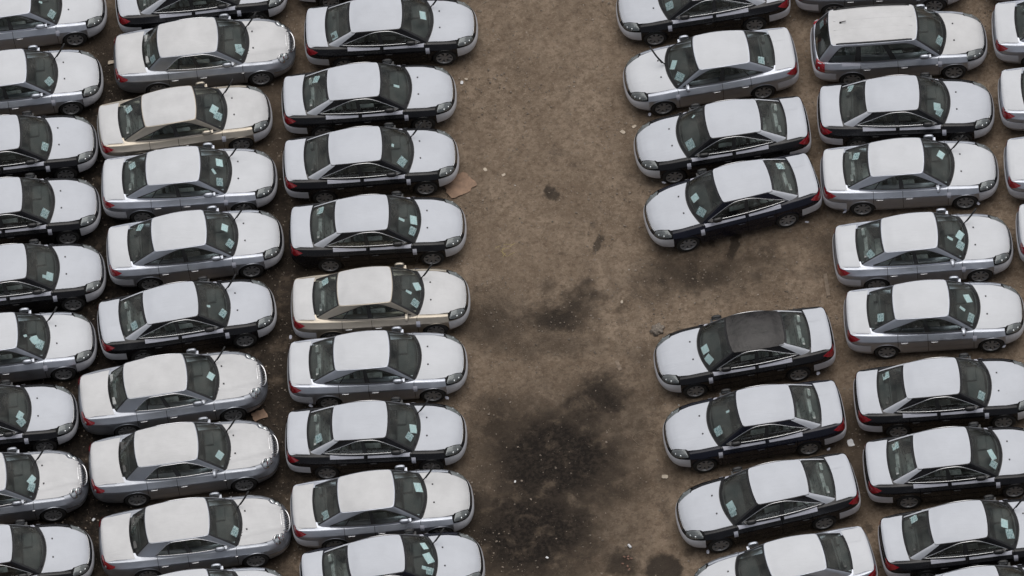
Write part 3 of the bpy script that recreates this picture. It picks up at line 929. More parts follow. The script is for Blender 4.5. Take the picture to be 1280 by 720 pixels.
    tube(bm, [c - u * .18, c - ax * .02, c + u * .18], .02, 5); tube(bm, [c - v * .18, c - ax * .02, c - ax * .25 - v * .02], .025, 5)
    add('steering_wheel', bm_mesh('steering_wheel', bm, True, 'rubber'))
    back = Matrix.Rotation(R(-16), 4, 'Y')
    for sg in (1, -1):
        bm = bmesh.new()
        box(bm, (-.38, sg * .36 - .25, .34), (.12, sg * .36 + .25, .52), .06)
        M = Matrix.Translation((-.34, sg * .36, .48)) @ back
        box(bm, (-.13, -.24, 0), (.02, .24, .60), .06, M=M, taper=(.8, .86))
        box(bm, (-.10, -.13, .63), (.0, .13, .80), .04, M=M)
        add('front_seat', bm_mesh('front_seat', bm, True, None, 45), slot='seat')
    bm = bmesh.new()
    xr = -1.28 if kd != 'W' else -1.15
    box(bm, (xr + .02, -.62, .36), (xr + .55, .62, .52), .06)
    M = Matrix.Translation((xr + .06, 0, .48)) @ Matrix.Rotation(R(-22), 4, 'Y')
    box(bm, (-.14, -.62, 0), (.0, .62, .58), .06, M=M)
    for y in (-.36, .36): box(bm, (-.11, y - .12, .57), (-.01, y + .12, .69), .035, M=M)
    add('rear_bench', bm_mesh('rear_bench', bm, True, None, 45), slot='seat')
    bm = bmesh.new()
    if kd != 'W':
        box(bm, (-1.80, -.60, .93), (xr - .1, .60, .97), .01)
    else:
        box(bm, (-2.15, -.62, .80), (xr - .15, .62, .83), .01)
    add('parcel_shelf', bm_mesh('parcel_shelf', bm, False, 'interior'))
    if kd == 'W':
        for sg in (1, -1):
            pts = []
            for x in np.linspace(.30, -1.62, 16):
                f = (.38 - x) / (.38 + 1.73)
                q = P(sg * (1 + min(max(f, 0.02), .98)), 1.05, G); pts.append((q.x, q.y, q.z + .03 * min(1, (x + 1.62) * 8 + .3, (.30 - x) * 8 + .3)))
            bm = tube(bmesh.new(), pts, .018, 6)
            add('roof_rail', bm_mesh('roof_rail', bm, True, 'plastic'))
            for k, y in enumerate((.15, .32)):
                pts = [(x, sg * y, float(sp['gh']['top'](x)) - .02 * (y / .32) ** 2 + .004) for x in np.linspace(.4, -1.7, 12)]
                add('roof_rib', bm_mesh('roof_rib', tube(bmesh.new(), pts, .005, 5), True, 'film_cream'), parent=roof)
        bm = tube(bmesh.new(), [(-1.52, .08, 1.635), (-1.50, .08, 1.67), (-1.40, .08, 1.70), (-1.36, .08, 1.70)], .013, 6)
        bmesh.ops.create_uvsphere(bm, u_segments=8, v_segments=6, radius=.035, matrix=Matrix.Translation((-1.51, .08, 1.645)))
        add('aerial', bm_mesh('aerial', bm, True, 'rubber'))
        for sg in (1, -1):
            bm = patch_bm(B, sg * np.linspace(px(-1.55), px(-1.05), 8), .90, 1.06, 3, .006)
            add('protective_strip', bm_mesh('quarter_strip', bm, True), slot='film_strip')
    # --- wipers
    def wiper(raised, yb, lean=1):
        bm = bmesh.new()
        base = P(yb * 1.0 / .735, .05, G) if False else None
        f = yb / .735
        q0 = P(f, .05, G); 
        if raised:
            nrm = Vector((.52, 0, .85)).normalized()
            e = q0 + nrm * .35 + Vector((.04, .05 * lean, 0))
            m = e + Vector((.13, .08 * lean, .17))
            tube(bm, [q0, q0 + nrm * .10, e], .017, 5)
            tube(bm, [q0 + nrm * .12 + Vector((.02, .01, 0)), e, m], .025, 5)
        else:
            pts = [P(f + d, .075 + .03 * k, G) + Vector((.012, 0, .016)) for k, d in enumerate(np.linspace(0, -.75, 8) * 1.0)]
            pts = [P(f + d, .07, G) + Vector((.012, 0, .018)) for d in np.linspace(.08, -.62, 8)]
            tube(bm, pts, .011, 5)
        return bm
    add('wiper', bm_mesh('wiper_up', wiper(True, .42), True, 'rubber'), cond='wiper_up')
    add('wiper', bm_mesh('wiper_mid', wiper(True, -.10, -2.5), True, 'rubber'), cond='wiper_mid')
    add('wiper', bm_mesh('wiper_down', wiper(False, .34), True, 'rubber'), cond='wiper_down')
    add('wiper', bm_mesh('wiper_side', wiper(False, -.12), True, 'rubber'))
    return dict(parts=parts, S=S, sp=sp)

MODELS = {'A': build_model(sedan_a()), 'B': build_model(sedan_b()), 'W': build_model(wagon())}

# ------------------------------------------------------------------ printed sheets on the glass
sheet_meshes = {}
def sheet_mesh(w, h):
    key = (round(w, 2), round(h, 2))
    if key not in sheet_meshes:
        bm = bmesh.new()
        nx = 4
        vs = [[bm.verts.new((-w / 2 + w * i / nx, -h / 2 + h * j / 2, .004 * math.sin(i * 1.4 + j))) for j in range(3)] for i in range(nx + 1)]
        for i in range(nx):
            for j in range(2):
                bm.faces.new([vs[i][j], vs[i + 1][j], vs[i + 1][j + 1], vs[i][j + 1]])
        sheet_meshes[key] = bm_mesh('window_sheet', bm, True)
        sheet_meshes[key].materials.append(MAT['paper'])
    return sheet_meshes[key]

def crumple_mesh(seed, size):
    r = random.Random(seed)
    bm = bmesh.new()
    n_ = 5
    vs = [[bm.verts.new(((i / n_ - .5) * size + r.uniform(-.2, .2) * size / n_, (j / n_ - .5) * size * .7 + r.uniform(-.2, .2) * size / n_, .02 + r.uniform(0, .35) * size * .5)) for j in range(n_ + 1)] for i in range(n_ + 1)]
    for i in range(n_):
        for j in range(n_):
            if (i in (0, n_ - 1) and j in (0, n_ - 1)) and r.random() < .8: continue
            bm.faces.new([vs[i][j], vs[i + 1][j], vs[i + 1][j + 1], vs[i][j + 1]])
    for v in list(bm.verts):
        if not v.link_faces: bm.verts.remove(v)
    return bm_mesh('torn_film', bm, False, 'film_strip')
torn = [crumple_mesh(i, .11) for i in range(4)]

DARK = {'black', 'navy', 'bare'}
def make_car(model, paint, x, y, deg, label, group, opts):
    md = MODELS[model]; S = md['S']
    dark = paint in DARK
    pm = MAT['black'] if paint == 'bare' else MAT[paint]
    root = bpy.data.objects.new({'A': 'parked_sedan', 'B': 'parked_saloon', 'W': 'parked_wagon'}[model], None)
    root.empty_display_size = .3
    col.objects.link(root)
    root.location = (x, y, 0); root.rotation_euler = (0, 0, R(deg))
    root['label'] = label; root['category'] = 'wagon' if model == 'W' else 'car'; root['group'] = group
    film = MAT['film_cream'] if model != 'A' or 'cream' in opts else MAT['film'] if dark else MAT['film_light']
    slot = dict(trim=MAT['chrome'] if dark or model == 'B' else MAT['plastic'], paint=pm, film=film, film2=film, film_bumper=MAT['film_bumper'], film_strip=MAT['film_strip'],
                roof=pm, roof_film=film, mirror=MAT['plastic'] if dark else pm, handle=pm if dark else MAT['trim_bright'],
                seat=MAT['seat_wrap'] if rng.random() < .55 else MAT['seat'])
    up = 'up' in opts
    made = {}
    for i, p in enumerate(md['parts']):
        c = p['cond']
        if c == 'dark' and not dark: continue
        if c == 'overlap' and model == 'B': continue
        if c == 'guard' and 'noguard' in opts: continue
        if isinstance(c, tuple):
            out_ = 'mo' in opts and c[1] == (-1 if abs(deg) < 90 else 1)
            if (c[0] == 'mirror_out') != out_: continue
        if c == 'wiper_up' and not up: continue
        if c == 'wiper_mid' and 'upmid' not in opts: continue
        if c == 'wiper_down' and up: continue
        if c == 'front_film' and 'nofront' in opts: continue
        if c == 'rear_film' and 'norear' in opts: continue
        if p['slot'] == 'roof_film' and paint == 'bare': continue
        if p['name'] == 'protective_strip' and model == 'B': continue
        o = bpy.data.objects.new(p['name'], p['me'])
        if p['slot']:
            if not p['me'].materials: p['me'].materials.append(MAT['film'])
            o.material_slots[0].link = 'OBJECT'
            o.material_slots[0].material = MAT['soft_roof'] if (p['slot'] == 'roof' and paint == 'bare') else slot[p['slot']]
        o.parent = made[p['parent']] if p['parent'] is not None else root
        if p['M'] is not None: o.matrix_local = p['M']
        col.objects.link(o)
        made[i] = o
    # sheets: (pane, phi, w, width, height, twist)
    ws = next(o for i, o in made.items() if o.name.split('.')[0] == 'windshield')
    rw = next(o for i, o in made.items() if o.name.split('.')[0] == 'rear_window')
    lst = []
    r = random.Random(hash((round(x, 1), round(y, 1))) & 0xffff)
    near = -1 if abs(deg) < 90 else 1
    def spot(pane, a, w, sw, sh, tw, form):
        q = Vector(S.cabin(np.array([a]), np.array([w]))[0])
        e = .02
        du = Vector(S.cabin(np.array([a + e]), np.array([w]))[0]) - q
        dv = Vector(S.cabin(np.array([a]), np.array([w + e]))[0]) - q
        nn = du.cross(dv).normalized()
        if nn.z < 0: nn = -nn
        uu = du.normalized(); vv = nn.cross(uu)
        M = Matrix((uu, vv, nn)).transposed().to_4x4()
        M.translation = q - nn * .016
        o = bpy.data.objects.new('window_sheet', sheet_mesh(sw, sh))
        o.material_slots[0].link = 'OBJECT'
        o.material_slots[0].material = MAT['paper_form'] if form else MAT['paper']
        o.parent = pane
        o.matrix_local = M @ Matrix.Rotation(tw, 4, 'Z')
        col.objects.link(o)
    if 'nosheet' not in opts:
        sheets = opts.get('ws')
        if sheets is None:
            sheets = []
            if r.random() < .85: sheets.append((r.uniform(.48, .70) * near, r.uniform(.20, .34), r.uniform(.20, .28), r.uniform(.17, .24), r.uniform(-.5, .5), True))
            if r.random() < .70: sheets.append((r.uniform(-.55, .25) * near * -1, r.uniform(.24, .50), r.uniform(.22, .30), r.uniform(.16, .22), r.uniform(-.7, .7), False))
            if r.random() < .30: sheets.append((r.uniform(.1, .5) * near, r.uniform(.45, .7), .17, .08, r.uniform(.7, 1.9), False))
            if r.random() < .15: sheets.append((r.uniform(-.6, .6), r.uniform(.6, .85), .10, .07, r.uniform(0, 3), False))
        for sh in sheets: spot(ws, *sh)
        if r.random() < .75:
            sd = r.choice((1, -1))
            spot(rw, sd * r.uniform(2.25, 2.6), r.uniform(.35, .6), .23, .19, r.uniform(-.4, .4), True)
    # torn flaps of bumper film
    if 'torn' in opts:
        for (tx, ty, tz, k) in opts['torn']:
            o = bpy.data.objects.new('torn_film', torn[k % 4])
            o.parent = root; o.location = (tx, ty * .94, tz + .04); o.rotation_euler = (r.uniform(-.4, .4), r.uniform(-.3, .3), r.uniform(0, 6))
            col.objects.link(o)
    return root


# ------------------------------------------------------------------ the parked cars
ROW = {'r1': 'cars parked in the outermost row behind the round-lamp saloons', 'r2': 'cars parked in the row with the round-lamp saloons', 'r3': 'cars parked nosing onto the bare lane beside the cardboard scrap',
       'r4': 'cars parked across the lane in the row with the gap', 'r5': 'cars parked in the row with the wagon', 'r6': 'cars parked in front of the wagon row'}
U = {'up': 1}
CARS = [
('r1', 'A', 'silver', -12.31, 10.91, -0.8, 'silver film-wrapped sedan at the row end away from the round-lamp saloon, outermost row', {}),
('r1', 'A', 'silver', -12.59, 8.57, -0.9, 'silver sedan with raised wiper, between a silver and a black sedan, outermost row', U),
('r1', 'A', 'black', -12.90, 6.38, -0.8, 'black film-wrapped sedan parked next to the silver raised-wiper sedan in the outermost row', {}),
('r1', 'A', 'black', -12.98, 4.30, -1.7, 'black film-wrapped sedan with a black sedan on either side, outermost row', {}),
('r1', 'A', 'black', -13.01, 2.10, -0.9, 'black film-wrapped sedan next to a silver one with wrinkled hood film, outermost row', {'ws': [(-.55, .30, .24, .20, .1, False), (-.62, .45, .1, .12, .2, False)]}),
('r1', 'A', 'silver', -13.42, -0.08, -1.0, 'silver sedan with raised wiper and wrinkled hood film between black sedans, outermost row', U),
('r1', 'A', 'black', -14.07, -2.28, -1.5, 'black film-wrapped sedan set back beside the round-lamp saloon in the outermost row', {}),
('r1', 'B', 'steel', -14.08, -4.46, 0.3, 'grey saloon with round lamps and barred oval grille between two black sedans', U),
('r1', 'A', 'black', -13.99, -6.69, -1.6, 'black sedan with no windscreen papers beside the outermost round-lamp saloon', {'nosheet': 1}),
('r2', 'A', 'black', -7.32, 10.72, -0.7, 'black sedan with white door strips beside the lone round-lamp saloon', {}),
('r2', 'B', 'steel', -7.40, 8.73, -2.0, 'grey round-lamp saloon between a black sedan and a gold sedan', U),
('r2', 'A', 'gold', -8.13, 6.52, 1.0, 'champagne gold sedan with raised wiper between a round-lamp saloon and a silver sedan', {'up': 1, 'cream': 1}),
('r2', 'A', 'silver', -8.18, 4.50, -4.0, 'silver film-wrapped sedan parked between the gold sedan and another silver sedan', U),
('r2', 'A', 'silver', -8.20, 2.37, -0.8, 'silver film-wrapped sedan parked between a silver sedan and a black sedan', U),
('r2', 'A', 'black', -8.61, 0.10, 1.7, 'black film-wrapped sedan between a silver sedan and three round-lamp saloons', U),
('r2', 'B', 'steel', -9.17, -2.16, 1.0, 'grey round-lamp saloon next to the black sedan, first of three together', U),
('r2', 'B', 'steel', -9.06, -4.35, -0.1, 'grey round-lamp saloon in the middle of three together', {'up': 1, 'mo': 1}),
('r2', 'B', 'steel', -8.97, -6.72, -0.1, 'grey round-lamp saloon beside the white-filmed sedan, last of three together', {'up': 1}),
('r2', 'A', 'silver', -9.07, -8.87, -1.1, 'white-filmed sedan beyond the three grey round-lamp saloons', {}),
('r3', 'A', 'black', -2.45, 10.83, -5.1, 'dark sedan at the far end of the cardboard-scrap row, only its flank showing', {}),
('r3', 'A', 'black', -2.29, 8.61, -4.8, 'black film-wrapped sedan standing furthest out onto the lane, two cars past the cardboard scrap', {'up': 1}),
('r3', 'A', 'black', -3.11, 6.45, -3.7, 'black film-wrapped sedan one car past the cardboard scrap, facing the lane', {}),
('r3', 'A', 'black', -3.28, 4.32, -3.5, 'black film-wrapped sedan with raised wiper, nose over the cardboard scrap', {'up': 1}),
('r3', 'A', 'black', -3.33, 2.05, -5.0, 'black film-wrapped sedan between the cardboard scrap and the lane-side gold sedan', {'norear': 1, 'ws': [(-.60, .22, .25, .2, .05, True), (-.12, .26, .27, .2, .1, False), (-.25, .62, .17, .08, 1.4, False)]}),
('r3', 'A', 'gold', -3.49, -0.28, -4.6, 'champagne gold film-wrapped sedan with raised wiper facing the bare lane', {'mo': 1, 'up': 1, 'cream': 1, 'torn': [(-2.42, -.75, .25, 0)]}),
('r3', 'A', 'silver', -3.78, -2.30, -4.8, 'silver sedan without windscreen papers next to the lane-side gold sedan', {'nosheet': 1, 'torn': [(1.78, -.93, .15, 1), (-1.8, -.93, .2, 2)]}),
('r3', 'A', 'black', -4.04, -4.49, -5.7, 'black sedan with raised wiper between two silver sedans facing the lane', {'up': 1}),
('r3', 'A', 'silver', -4.10, -6.65, -2.0, 'silver sedan with smudged hood film, nose at the dark stain', {'up': 1, 'cream': 1}),
('r3', 'A', 'navy', -4.04, -8.66, 0.3, 'navy sedan with raised wiper and several windscreen papers at the dark stain', {'up': 1, 'ws': [(-.1, .30, .3, .24, .5, False), (-.62, .22, .2, .24, .2, True), (-.55, .36, .1, .25, .1, False), (.45, .35, .22, .17, .2, False)]}),
('r4', 'A', 'black', 6.21, 8.14, -179.8, 'black film-wrapped sedan across the lane, beside the silver one with raised wiper', {'torn': [(1.78, -.9, .15, 2)]}),
('r4', 'A', 'silver', 6.11, 5.82, -178.7, 'silver sedan with raised wiper between two black ones across the lane', {'upmid': 1, 'mo': 1, 'torn': [(1.8, .93, .10, 3)]}),
('r4', 'A', 'black', 6.11, 3.50, -179.2, 'black film-wrapped sedan between the silver sedan and the one at the gap', {'torn': [(1.72, .95, .12, 1)]}),
('r4', 'A', 'navy', 6.09, 1.40, -173.2, 'navy film-wrapped sedan beside the empty gap, parked most askew', {'torn': [(-1.80, 1.02, .10, 0)]}),
('r4', 'A', 'bare', 5.76, -3.39, -178.6, 'black sedan with bare dark wrinkled roof cover beside the empty gap', {'torn': [(-1.80, .93, .2, 2)], 'ws': [(.15, .25, .25, .2, .1, False), (.6, .24, .25, .2, .2, False)]}),
('r4', 'A', 'navy', 5.70, -5.72, -178.4, 'navy film-wrapped sedan next to the dark-roofed sedan', {'torn': [(-1.80, .96, .14, 1)]}),
('r4', 'A', 'black', 5.71, -8.12, -175.1, 'black film-wrapped sedan with torn front film between a navy and a silver sedan', {'torn': [(1.76, .93, .12, 0)]}),
('r4', 'A', 'silver', 5.81, -10.43, -174.1, 'silver film-wrapped sedan two places past the navy one, paper only in rear window', {'ws': []}),
('r5', 'A', 'grey', 11.08, 8.09, -6.2, 'dark grey sedan beside the wagon, showing only its lower flank', {}),
('r5', 'W', 'silver', 11.21, 5.75, -4.7, 'silver wagon with ribbed film on its long roof and black roof rails', {}),
('r5', 'A', 'black', 11.08, 3.52, -6.3, 'black film-wrapped sedan parked between the wagon and a silver sedan', {}),
('r5', 'A', 'silver', 10.87, 1.46, -5.3, 'silver sedan with raised wiper, two places from the wagon', {'mo': 1, 'up': 1, 'torn': [(-1.76, -.93, .2, 3), (1.76, -.93, .2, 0)]}),
('r5', 'A', 'silver', 10.85, -0.99, -3.5, 'silver sedan with raised wiper, three places from the wagon', {'mo': 1, 'up': 1}),
('r5', 'A', 'silver', 10.82, -3.17, -5.2, 'silver film-wrapped sedan with wipers down, four places from the wagon', {'mo': 1, 'torn': [(1.76, -.93, .2, 1)]}),
('r5', 'A', 'black', 10.72, -5.63, -3.5, 'black film-wrapped sedan five places from the wagon, beside a silver sedan', {}),
('r5', 'A', 'black', 10.65, -7.79, -2.5, 'black film-wrapped sedan six places from the wagon, with pasted papers in both windows', {}),
('r5', 'A', 'black', 10.71, -10.07, -0.4, 'black film-wrapped sedan with raised wiper, seven places from the wagon', {'up': 1}),
('r5', 'A', 'black', 10.75, -12.06, -0.6, 'white-roofed sedan at the row end eight places from the wagon', {}),
('r6', 'A', 'silver', 16.21, 7.59, -5.1, 'silver sedan past the wagon nose, only its rear bumper showing', {}),
('r6', 'A', 'silver', 16.12, 5.47, -5.6, 'silver sedan with its tail towards the nose of the wagon', {}),
('r6', 'A', 'silver', 15.93, 3.24, -5.1, 'silver sedan tail-on to the black sedan beside the wagon', {}),
('r6', 'A', 'silver', 15.72, 0.97, -5.1, 'silver sedan tail-on to the silver sedan two places from the wagon', {}),
('r6', 'A', 'silver', 15.69, -1.19, -5.0, 'silver sedan tail-on to the silver sedan three places from the wagon', {}),
]
for row, model, paint, x, y, deg, label, opts in CARS:
    make_car(model, paint, x, y, deg, label, ROW[row], opts)



# ------------------------------------------------------------------ the ground
def ground_mat():
    m, nd, lk, p = new_mat('packed_dirt')
    geo = N(nd, 'ShaderNodeNewGeometry')
    pos = geo.outputs['Position']
    def noise(scale, detail=6.0, rough=0.6, dist=0.0, vec=None):
        n_ = N(nd, 'ShaderNodeTexNoise', Scale=scale, Detail=detail, Roughness=rough, Distortion=dist)
        lk.new(vec or pos, n_.inputs['Vector']); return n_
    def rng_(src, a, b, c, d):
        r_ = N(nd, 'ShaderNodeMapRange'); r_.interpolation_type = 'SMOOTHSTEP'
        for k, v in zip(('From Min', 'From Max', 'To Min', 'To Max'), (a, b, c, d)): r_.inputs[k].default_value = v
        lk.new(src, r_.inputs['Value']); return r_.outputs[0]
    def math_(op, a, b):
        n_ = N(nd, 'ShaderNodeMath', operation=op)
        for i, v in enumerate((a, b)):
            if isinstance(v, (int, float)): n_.inputs[i].default_value = v
            else: lk.new(v, n_.inputs[i])
        return n_.outputs[0]
    def mix(fac, a, b):
        n_ = N(nd, 'ShaderNodeMix', data_type='RGBA')
        for k, v in (('Factor', fac), ('A', a), ('B', b)):
            if isinstance(v, tuple): n_.inputs[k].default_value = (*v, 1)
            elif isinstance(v, (int, float)): n_.inputs[k].default_value = v
            else: lk.new(v, n_.inputs[k])
        return n_.outputs['Result']
    # warped position so that stains and painted shade get ragged outlines
    w1 = noise(1.1, 8.0, 0.68); w2 = noise(5.5, 4.0, 0.6)
    def centred(n_, k):
        s_ = N(nd, 'ShaderNodeVectorMath', operation='SUBTRACT'); s_.inputs[1].default_value = (.5, .5, .5)
        lk.new(n_.outputs['Color'], s_.inputs[0])
        m_ = N(nd, 'ShaderNodeVectorMath', operation='SCALE'); m_.inputs['Scale'].default_value = k
        lk.new(s_.outputs[0], m_.inputs[0]); return m_.outputs[0]
    ad = N(nd, 'ShaderNodeVectorMath', operation='ADD'); lk.new(centred(w1, 1.9), ad.inputs[0]); lk.new(centred(w2, .32), ad.inputs[1])
    big = N(nd, 'ShaderNodeVectorMath', operation='ADD'); lk.new(pos, big.inputs[0]); lk.new(ad.outputs[0], big.inputs[1])
    sm = N(nd, 'ShaderNodeVectorMath', operation='ADD'); lk.new(pos, sm.inputs[0]); lk.new(centred(w2, .28), sm.inputs[1])
    def blob(cx, cy, rx, ry, rot, lo, hi, warp):
        mp = N(nd, 'ShaderNodeMapping', vector_type='TEXTURE')
        mp.inputs['Location'].default_value = (cx, cy, 0); mp.inputs['Rotation'].default_value = (0, 0, R(rot)); mp.inputs['Scale'].default_value = (rx, ry, 1e6)
        lk.new(warp, mp.inputs['Vector'])
        ln = N(nd, 'ShaderNodeVectorMath', operation='LENGTH'); lk.new(mp.outputs[0], ln.inputs[0])
        return rng_(ln.outputs['Value'], lo, hi, 1.0, 0.0)
    def total(specs, warp):
        out = None
        for cx, cy, rx, ry, rot, lo, hi, st in specs:
            b = math_('MULTIPLY', blob(cx, cy, rx, ry, rot, lo, hi, warp), st)
            out = b if out is None else math_('MAXIMUM', out, b)
        return out
    big_specs = [(0.51, -5.59, 2.70, 2.53, -8, 0.3, 1.3, 1), (-0.36, -7.69, 2.67, 2.13, -8, 0.3, 1.35, 1), (1.77, -3.91, 1.30, 0.92, 12, 0.3, 1.25, 0.95), (-0.80, -4.24, 0.94, 1.14, -8, 0.3, 1.3, 0.8), (1.05, -1.09, 1.31, 0.67, 2, 0.2, 1.3, 0.9), (-0.64, -0.93, 1.27, 1.29, -8, 0.1, 1.3, 0.75), (1.94, -0.72, 1.06, 0.52, 12, 0.1, 1.3, 0.8), (0.63, -1.92, 2.10, 0.64, -8, 0.1, 1.3, 0.55), (4.97, -0.46, 2.12, 0.93, -8, 0.1, 1.3, 0.85), (6.38, -0.31, 1.28, 0.57, -8, 0.1, 1.3, 0.6), (3.09, -2.60, 0.63, 0.51, -8, 0.1, 1.3, 0.4), (1.76, -9.02, 0.92, 0.55, -8, 0.2, 1.2, 0.8), (-1.83, -6.82, 1.03, 1.51, -8, 0.3, 1.3, 0.85), (2.63, -4.56, 0.83, 1.53, -8, 0.1, 1.2, 0.5), (3.20, -6.67, 0.62, 0.76, -8, 0.1, 1.2, 0.45), (-6.64, -1.20, 1.57, 9.73, -8, 0.5, 1.2, 0.92), (-11.37, -0.40, 2.31, 10.75, -8, 0.6, 1.2, 1), (-10.45, 6.06, 1.72, 6.83, -8, 0.4, 1.2, 0.95), (-5.58, 7.94, 1.09, 4.24, -8, 0.2, 1.3, 0.6), (8.24, -6.52, 0.83, 2.28, -8, 0.2, 1.3, 0.65), (8.57, 0.10, 0.85, 0.65, -8, 0.1, 1.2, 0.6)]  # long left-row blobs: damp dark soil plus painted shade between the cars
    small_specs = [(1.33, 2.94, 0.19, 0.26, -8, 0.55, 1.05, 0.85), (1.49, 2.80, 0.15, 0.16, -8, 0.5, 1.1, 0.8), (2.42, 1.05, 0.13, 0.36, -33, 0.6, 1.1, 0.75), (2.37, 1.70, 0.11, 0.16, -8, 0.3, 1.2, 0.45), (1.09, -1.28, 0.55, 0.28, 0, 0.4, 1.2, 0.7), (2.02, -0.14, 0.25, 0.13, -8, 0.3, 1.2, 0.5), (1.57, -0.82, 0.25, 0.23, -8, 0.3, 1.2, 0.6), (0.95, -0.11, 0.30, 0.34, -8, 0.2, 1.2, 0.5), (2.85, -9.38, 0.53, 0.55, -8, 0.75, 1.05, 0.9), (3.57, -8.96, 0.21, 0.20, -8, 0.4, 1.1, 0.5), (6.00, 0.41, 0.15, 0.57, -20, 0.6, 1.1, 0.8), (5.43, 0.59, 0.11, 0.18, -8, 0.5, 1.1, 0.6), (6.43, -0.71, 0.34, 0.23, -8, 0.2, 1.2, 0.4), (1.78, -8.85, 0.45, 0.30, -8, 0.3, 1.2, 0.6), (8.20, -8.99, 0.16, 0.20, -8, 0.5, 1.1, 0.6)]
    soil = total(big_specs, big.outputs[0]); wet = total(small_specs, sm.outputs[0])  # soil also carries the shade painted between the left rows
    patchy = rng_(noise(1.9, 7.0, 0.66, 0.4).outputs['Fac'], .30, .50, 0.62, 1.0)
    soil_shade = math_('MULTIPLY', soil, patchy)
    # base dirt
    n1 = noise(.55, 6.0, .6); n2 = noise(3.2, 7.0, .65); n3 = noise(26, 5.0, .7); n4 = noise(90, 3.0, .7)
    c = mix(rng_(n1.outputs['Fac'], .32, .68, 0, 1), (.200, .150, .108), (.300, .231, .170))
    c = mix(rng_(n2.outputs['Fac'], .42, .62, 0, .62), c, (.150, .108, .075))
    c = mix(rng_(n3.outputs['Fac'], .50, .72, 0, .45), c, (.310, .248, .188))
    c = mix(rng_(n4.outputs['Fac'], .58, .75, 0, .40), c, (.090, .066, .047))
    n5 = noise(9.0, 6.0, .7); n6 = noise(15.0, 4.0, .65, .8)
    c = mix(rng_(n5.outputs['Fac'], .47, .62, 0, .52), c, (.108, .078, .054))
    c = mix(rng_(n6.outputs['Fac'], .54, .66, 0, .50), c, (.345, .278, .210))
    trk = N(nd, 'ShaderNodeMapping'); trk.inputs['Scale'].default_value = (2.6, .16, 1); trk.inputs['Rotation'].default_value = (0, 0, .10); lk.new(pos, trk.inputs['Vector'])
    c = mix(rng_(noise(1.0, 3.0, .5, .3, trk.outputs[0]).outputs['Fac'], .50, .66, 0, .20), c, (.118, .089, .065))
    # scattered older stains everywhere
    old = rng_(noise(.8, 8.0, .74, .5).outputs['Fac'], .54, .68, 0, .55)
    c = mix(old, c, (.070, .054, .042))
    soil_shade_col = mix(rng_(n5.outputs['Fac'], .40, .66, 0, 1), (.015, .0118, .0094), (.038, .029, .0225))
    c = mix(soil_shade, c, soil_shade_col)
    c = mix(wet, c, (.036, .028, .022))
    # pale dry crumbs over the dark soil too
    vo = N(nd, 'ShaderNodeTexVoronoi', Scale=9.0); lk.new(pos, vo.inputs['Vector'])
    crumb = math_('MULTIPLY', rng_(vo.outputs['Distance'], .05, .10, 1, 0), rng_(noise(2.3, 3.0).outputs['Fac'], .48, .60, 0, .55))
    c = mix(crumb, c, (.27, .235, .195))
    lk.new(c, p.inputs['Base Color'])
    rough = mix(math_('MAXIMUM', math_('MULTIPLY', soil_shade, .6), wet), (.93, .93, .93), (.62, .62, .62))
    lk.new(rough, p.inputs['Roughness'])
    p.inputs['Specular IOR Level'].default_value = 0.15
    h = math_('ADD', math_('MULTIPLY', n2.outputs['Fac'], .5), math_('MULTIPLY', n3.outputs['Fac'], .35))
    h = math_('ADD', h, math_('MULTIPLY', n4.outputs['Fac'], .15))
    b = N(nd, 'ShaderNodeBump', Strength=1.0, Distance=0.09)
    lk.new(h, b.inputs['Height']); lk.new(b.outputs[0], p.inputs['Normal'])
    return m
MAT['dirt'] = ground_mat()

ax = np.concatenate([-np.geomspace(900, 24, 12), np.linspace(-21, 21, 141), np.geomspace(24, 900, 12)])
ay = np.concatenate([-np.geomspace(900, 20, 12), np.linspace(-17, 17, 115), np.geomspace(20, 900, 12)])
gx, gy = np.meshgrid(ax, ay, indexing='ij')
gz = (.010 * np.sin(gx * .9 + 1.3 * np.sin(gy * .7)) + .008 * np.sin(gy * 1.7 + gx * .45) + .006 * np.sin(gx * 3.1 - gy * 2.3)) - .022
gz += .003 * np.random.default_rng(3).standard_normal(gz.shape)
gz = np.where((np.abs(gx) > 22) | (np.abs(gy) > 18), -.022, np.minimum(gz, 0.0))
nx_, ny_ = gx.shape
me = bpy.data.meshes.new('ground')
idx = np.arange(nx_ * ny_).reshape(nx_, ny_)
faces = np.stack([idx[:-1, :-1], idx[1:, :-1], idx[1:, 1:], idx[:-1, 1:]], -1).reshape(-1, 4)
me.from_pydata(np.stack([gx, gy, gz], -1).reshape(-1, 3).tolist(), [], faces.tolist())
me.polygons.foreach_set('use_smooth', [True] * len(me.polygons))
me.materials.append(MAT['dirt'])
ground = bpy.data.objects.new('ground', me); col.objects.link(ground); ground['kind'] = 'structure'

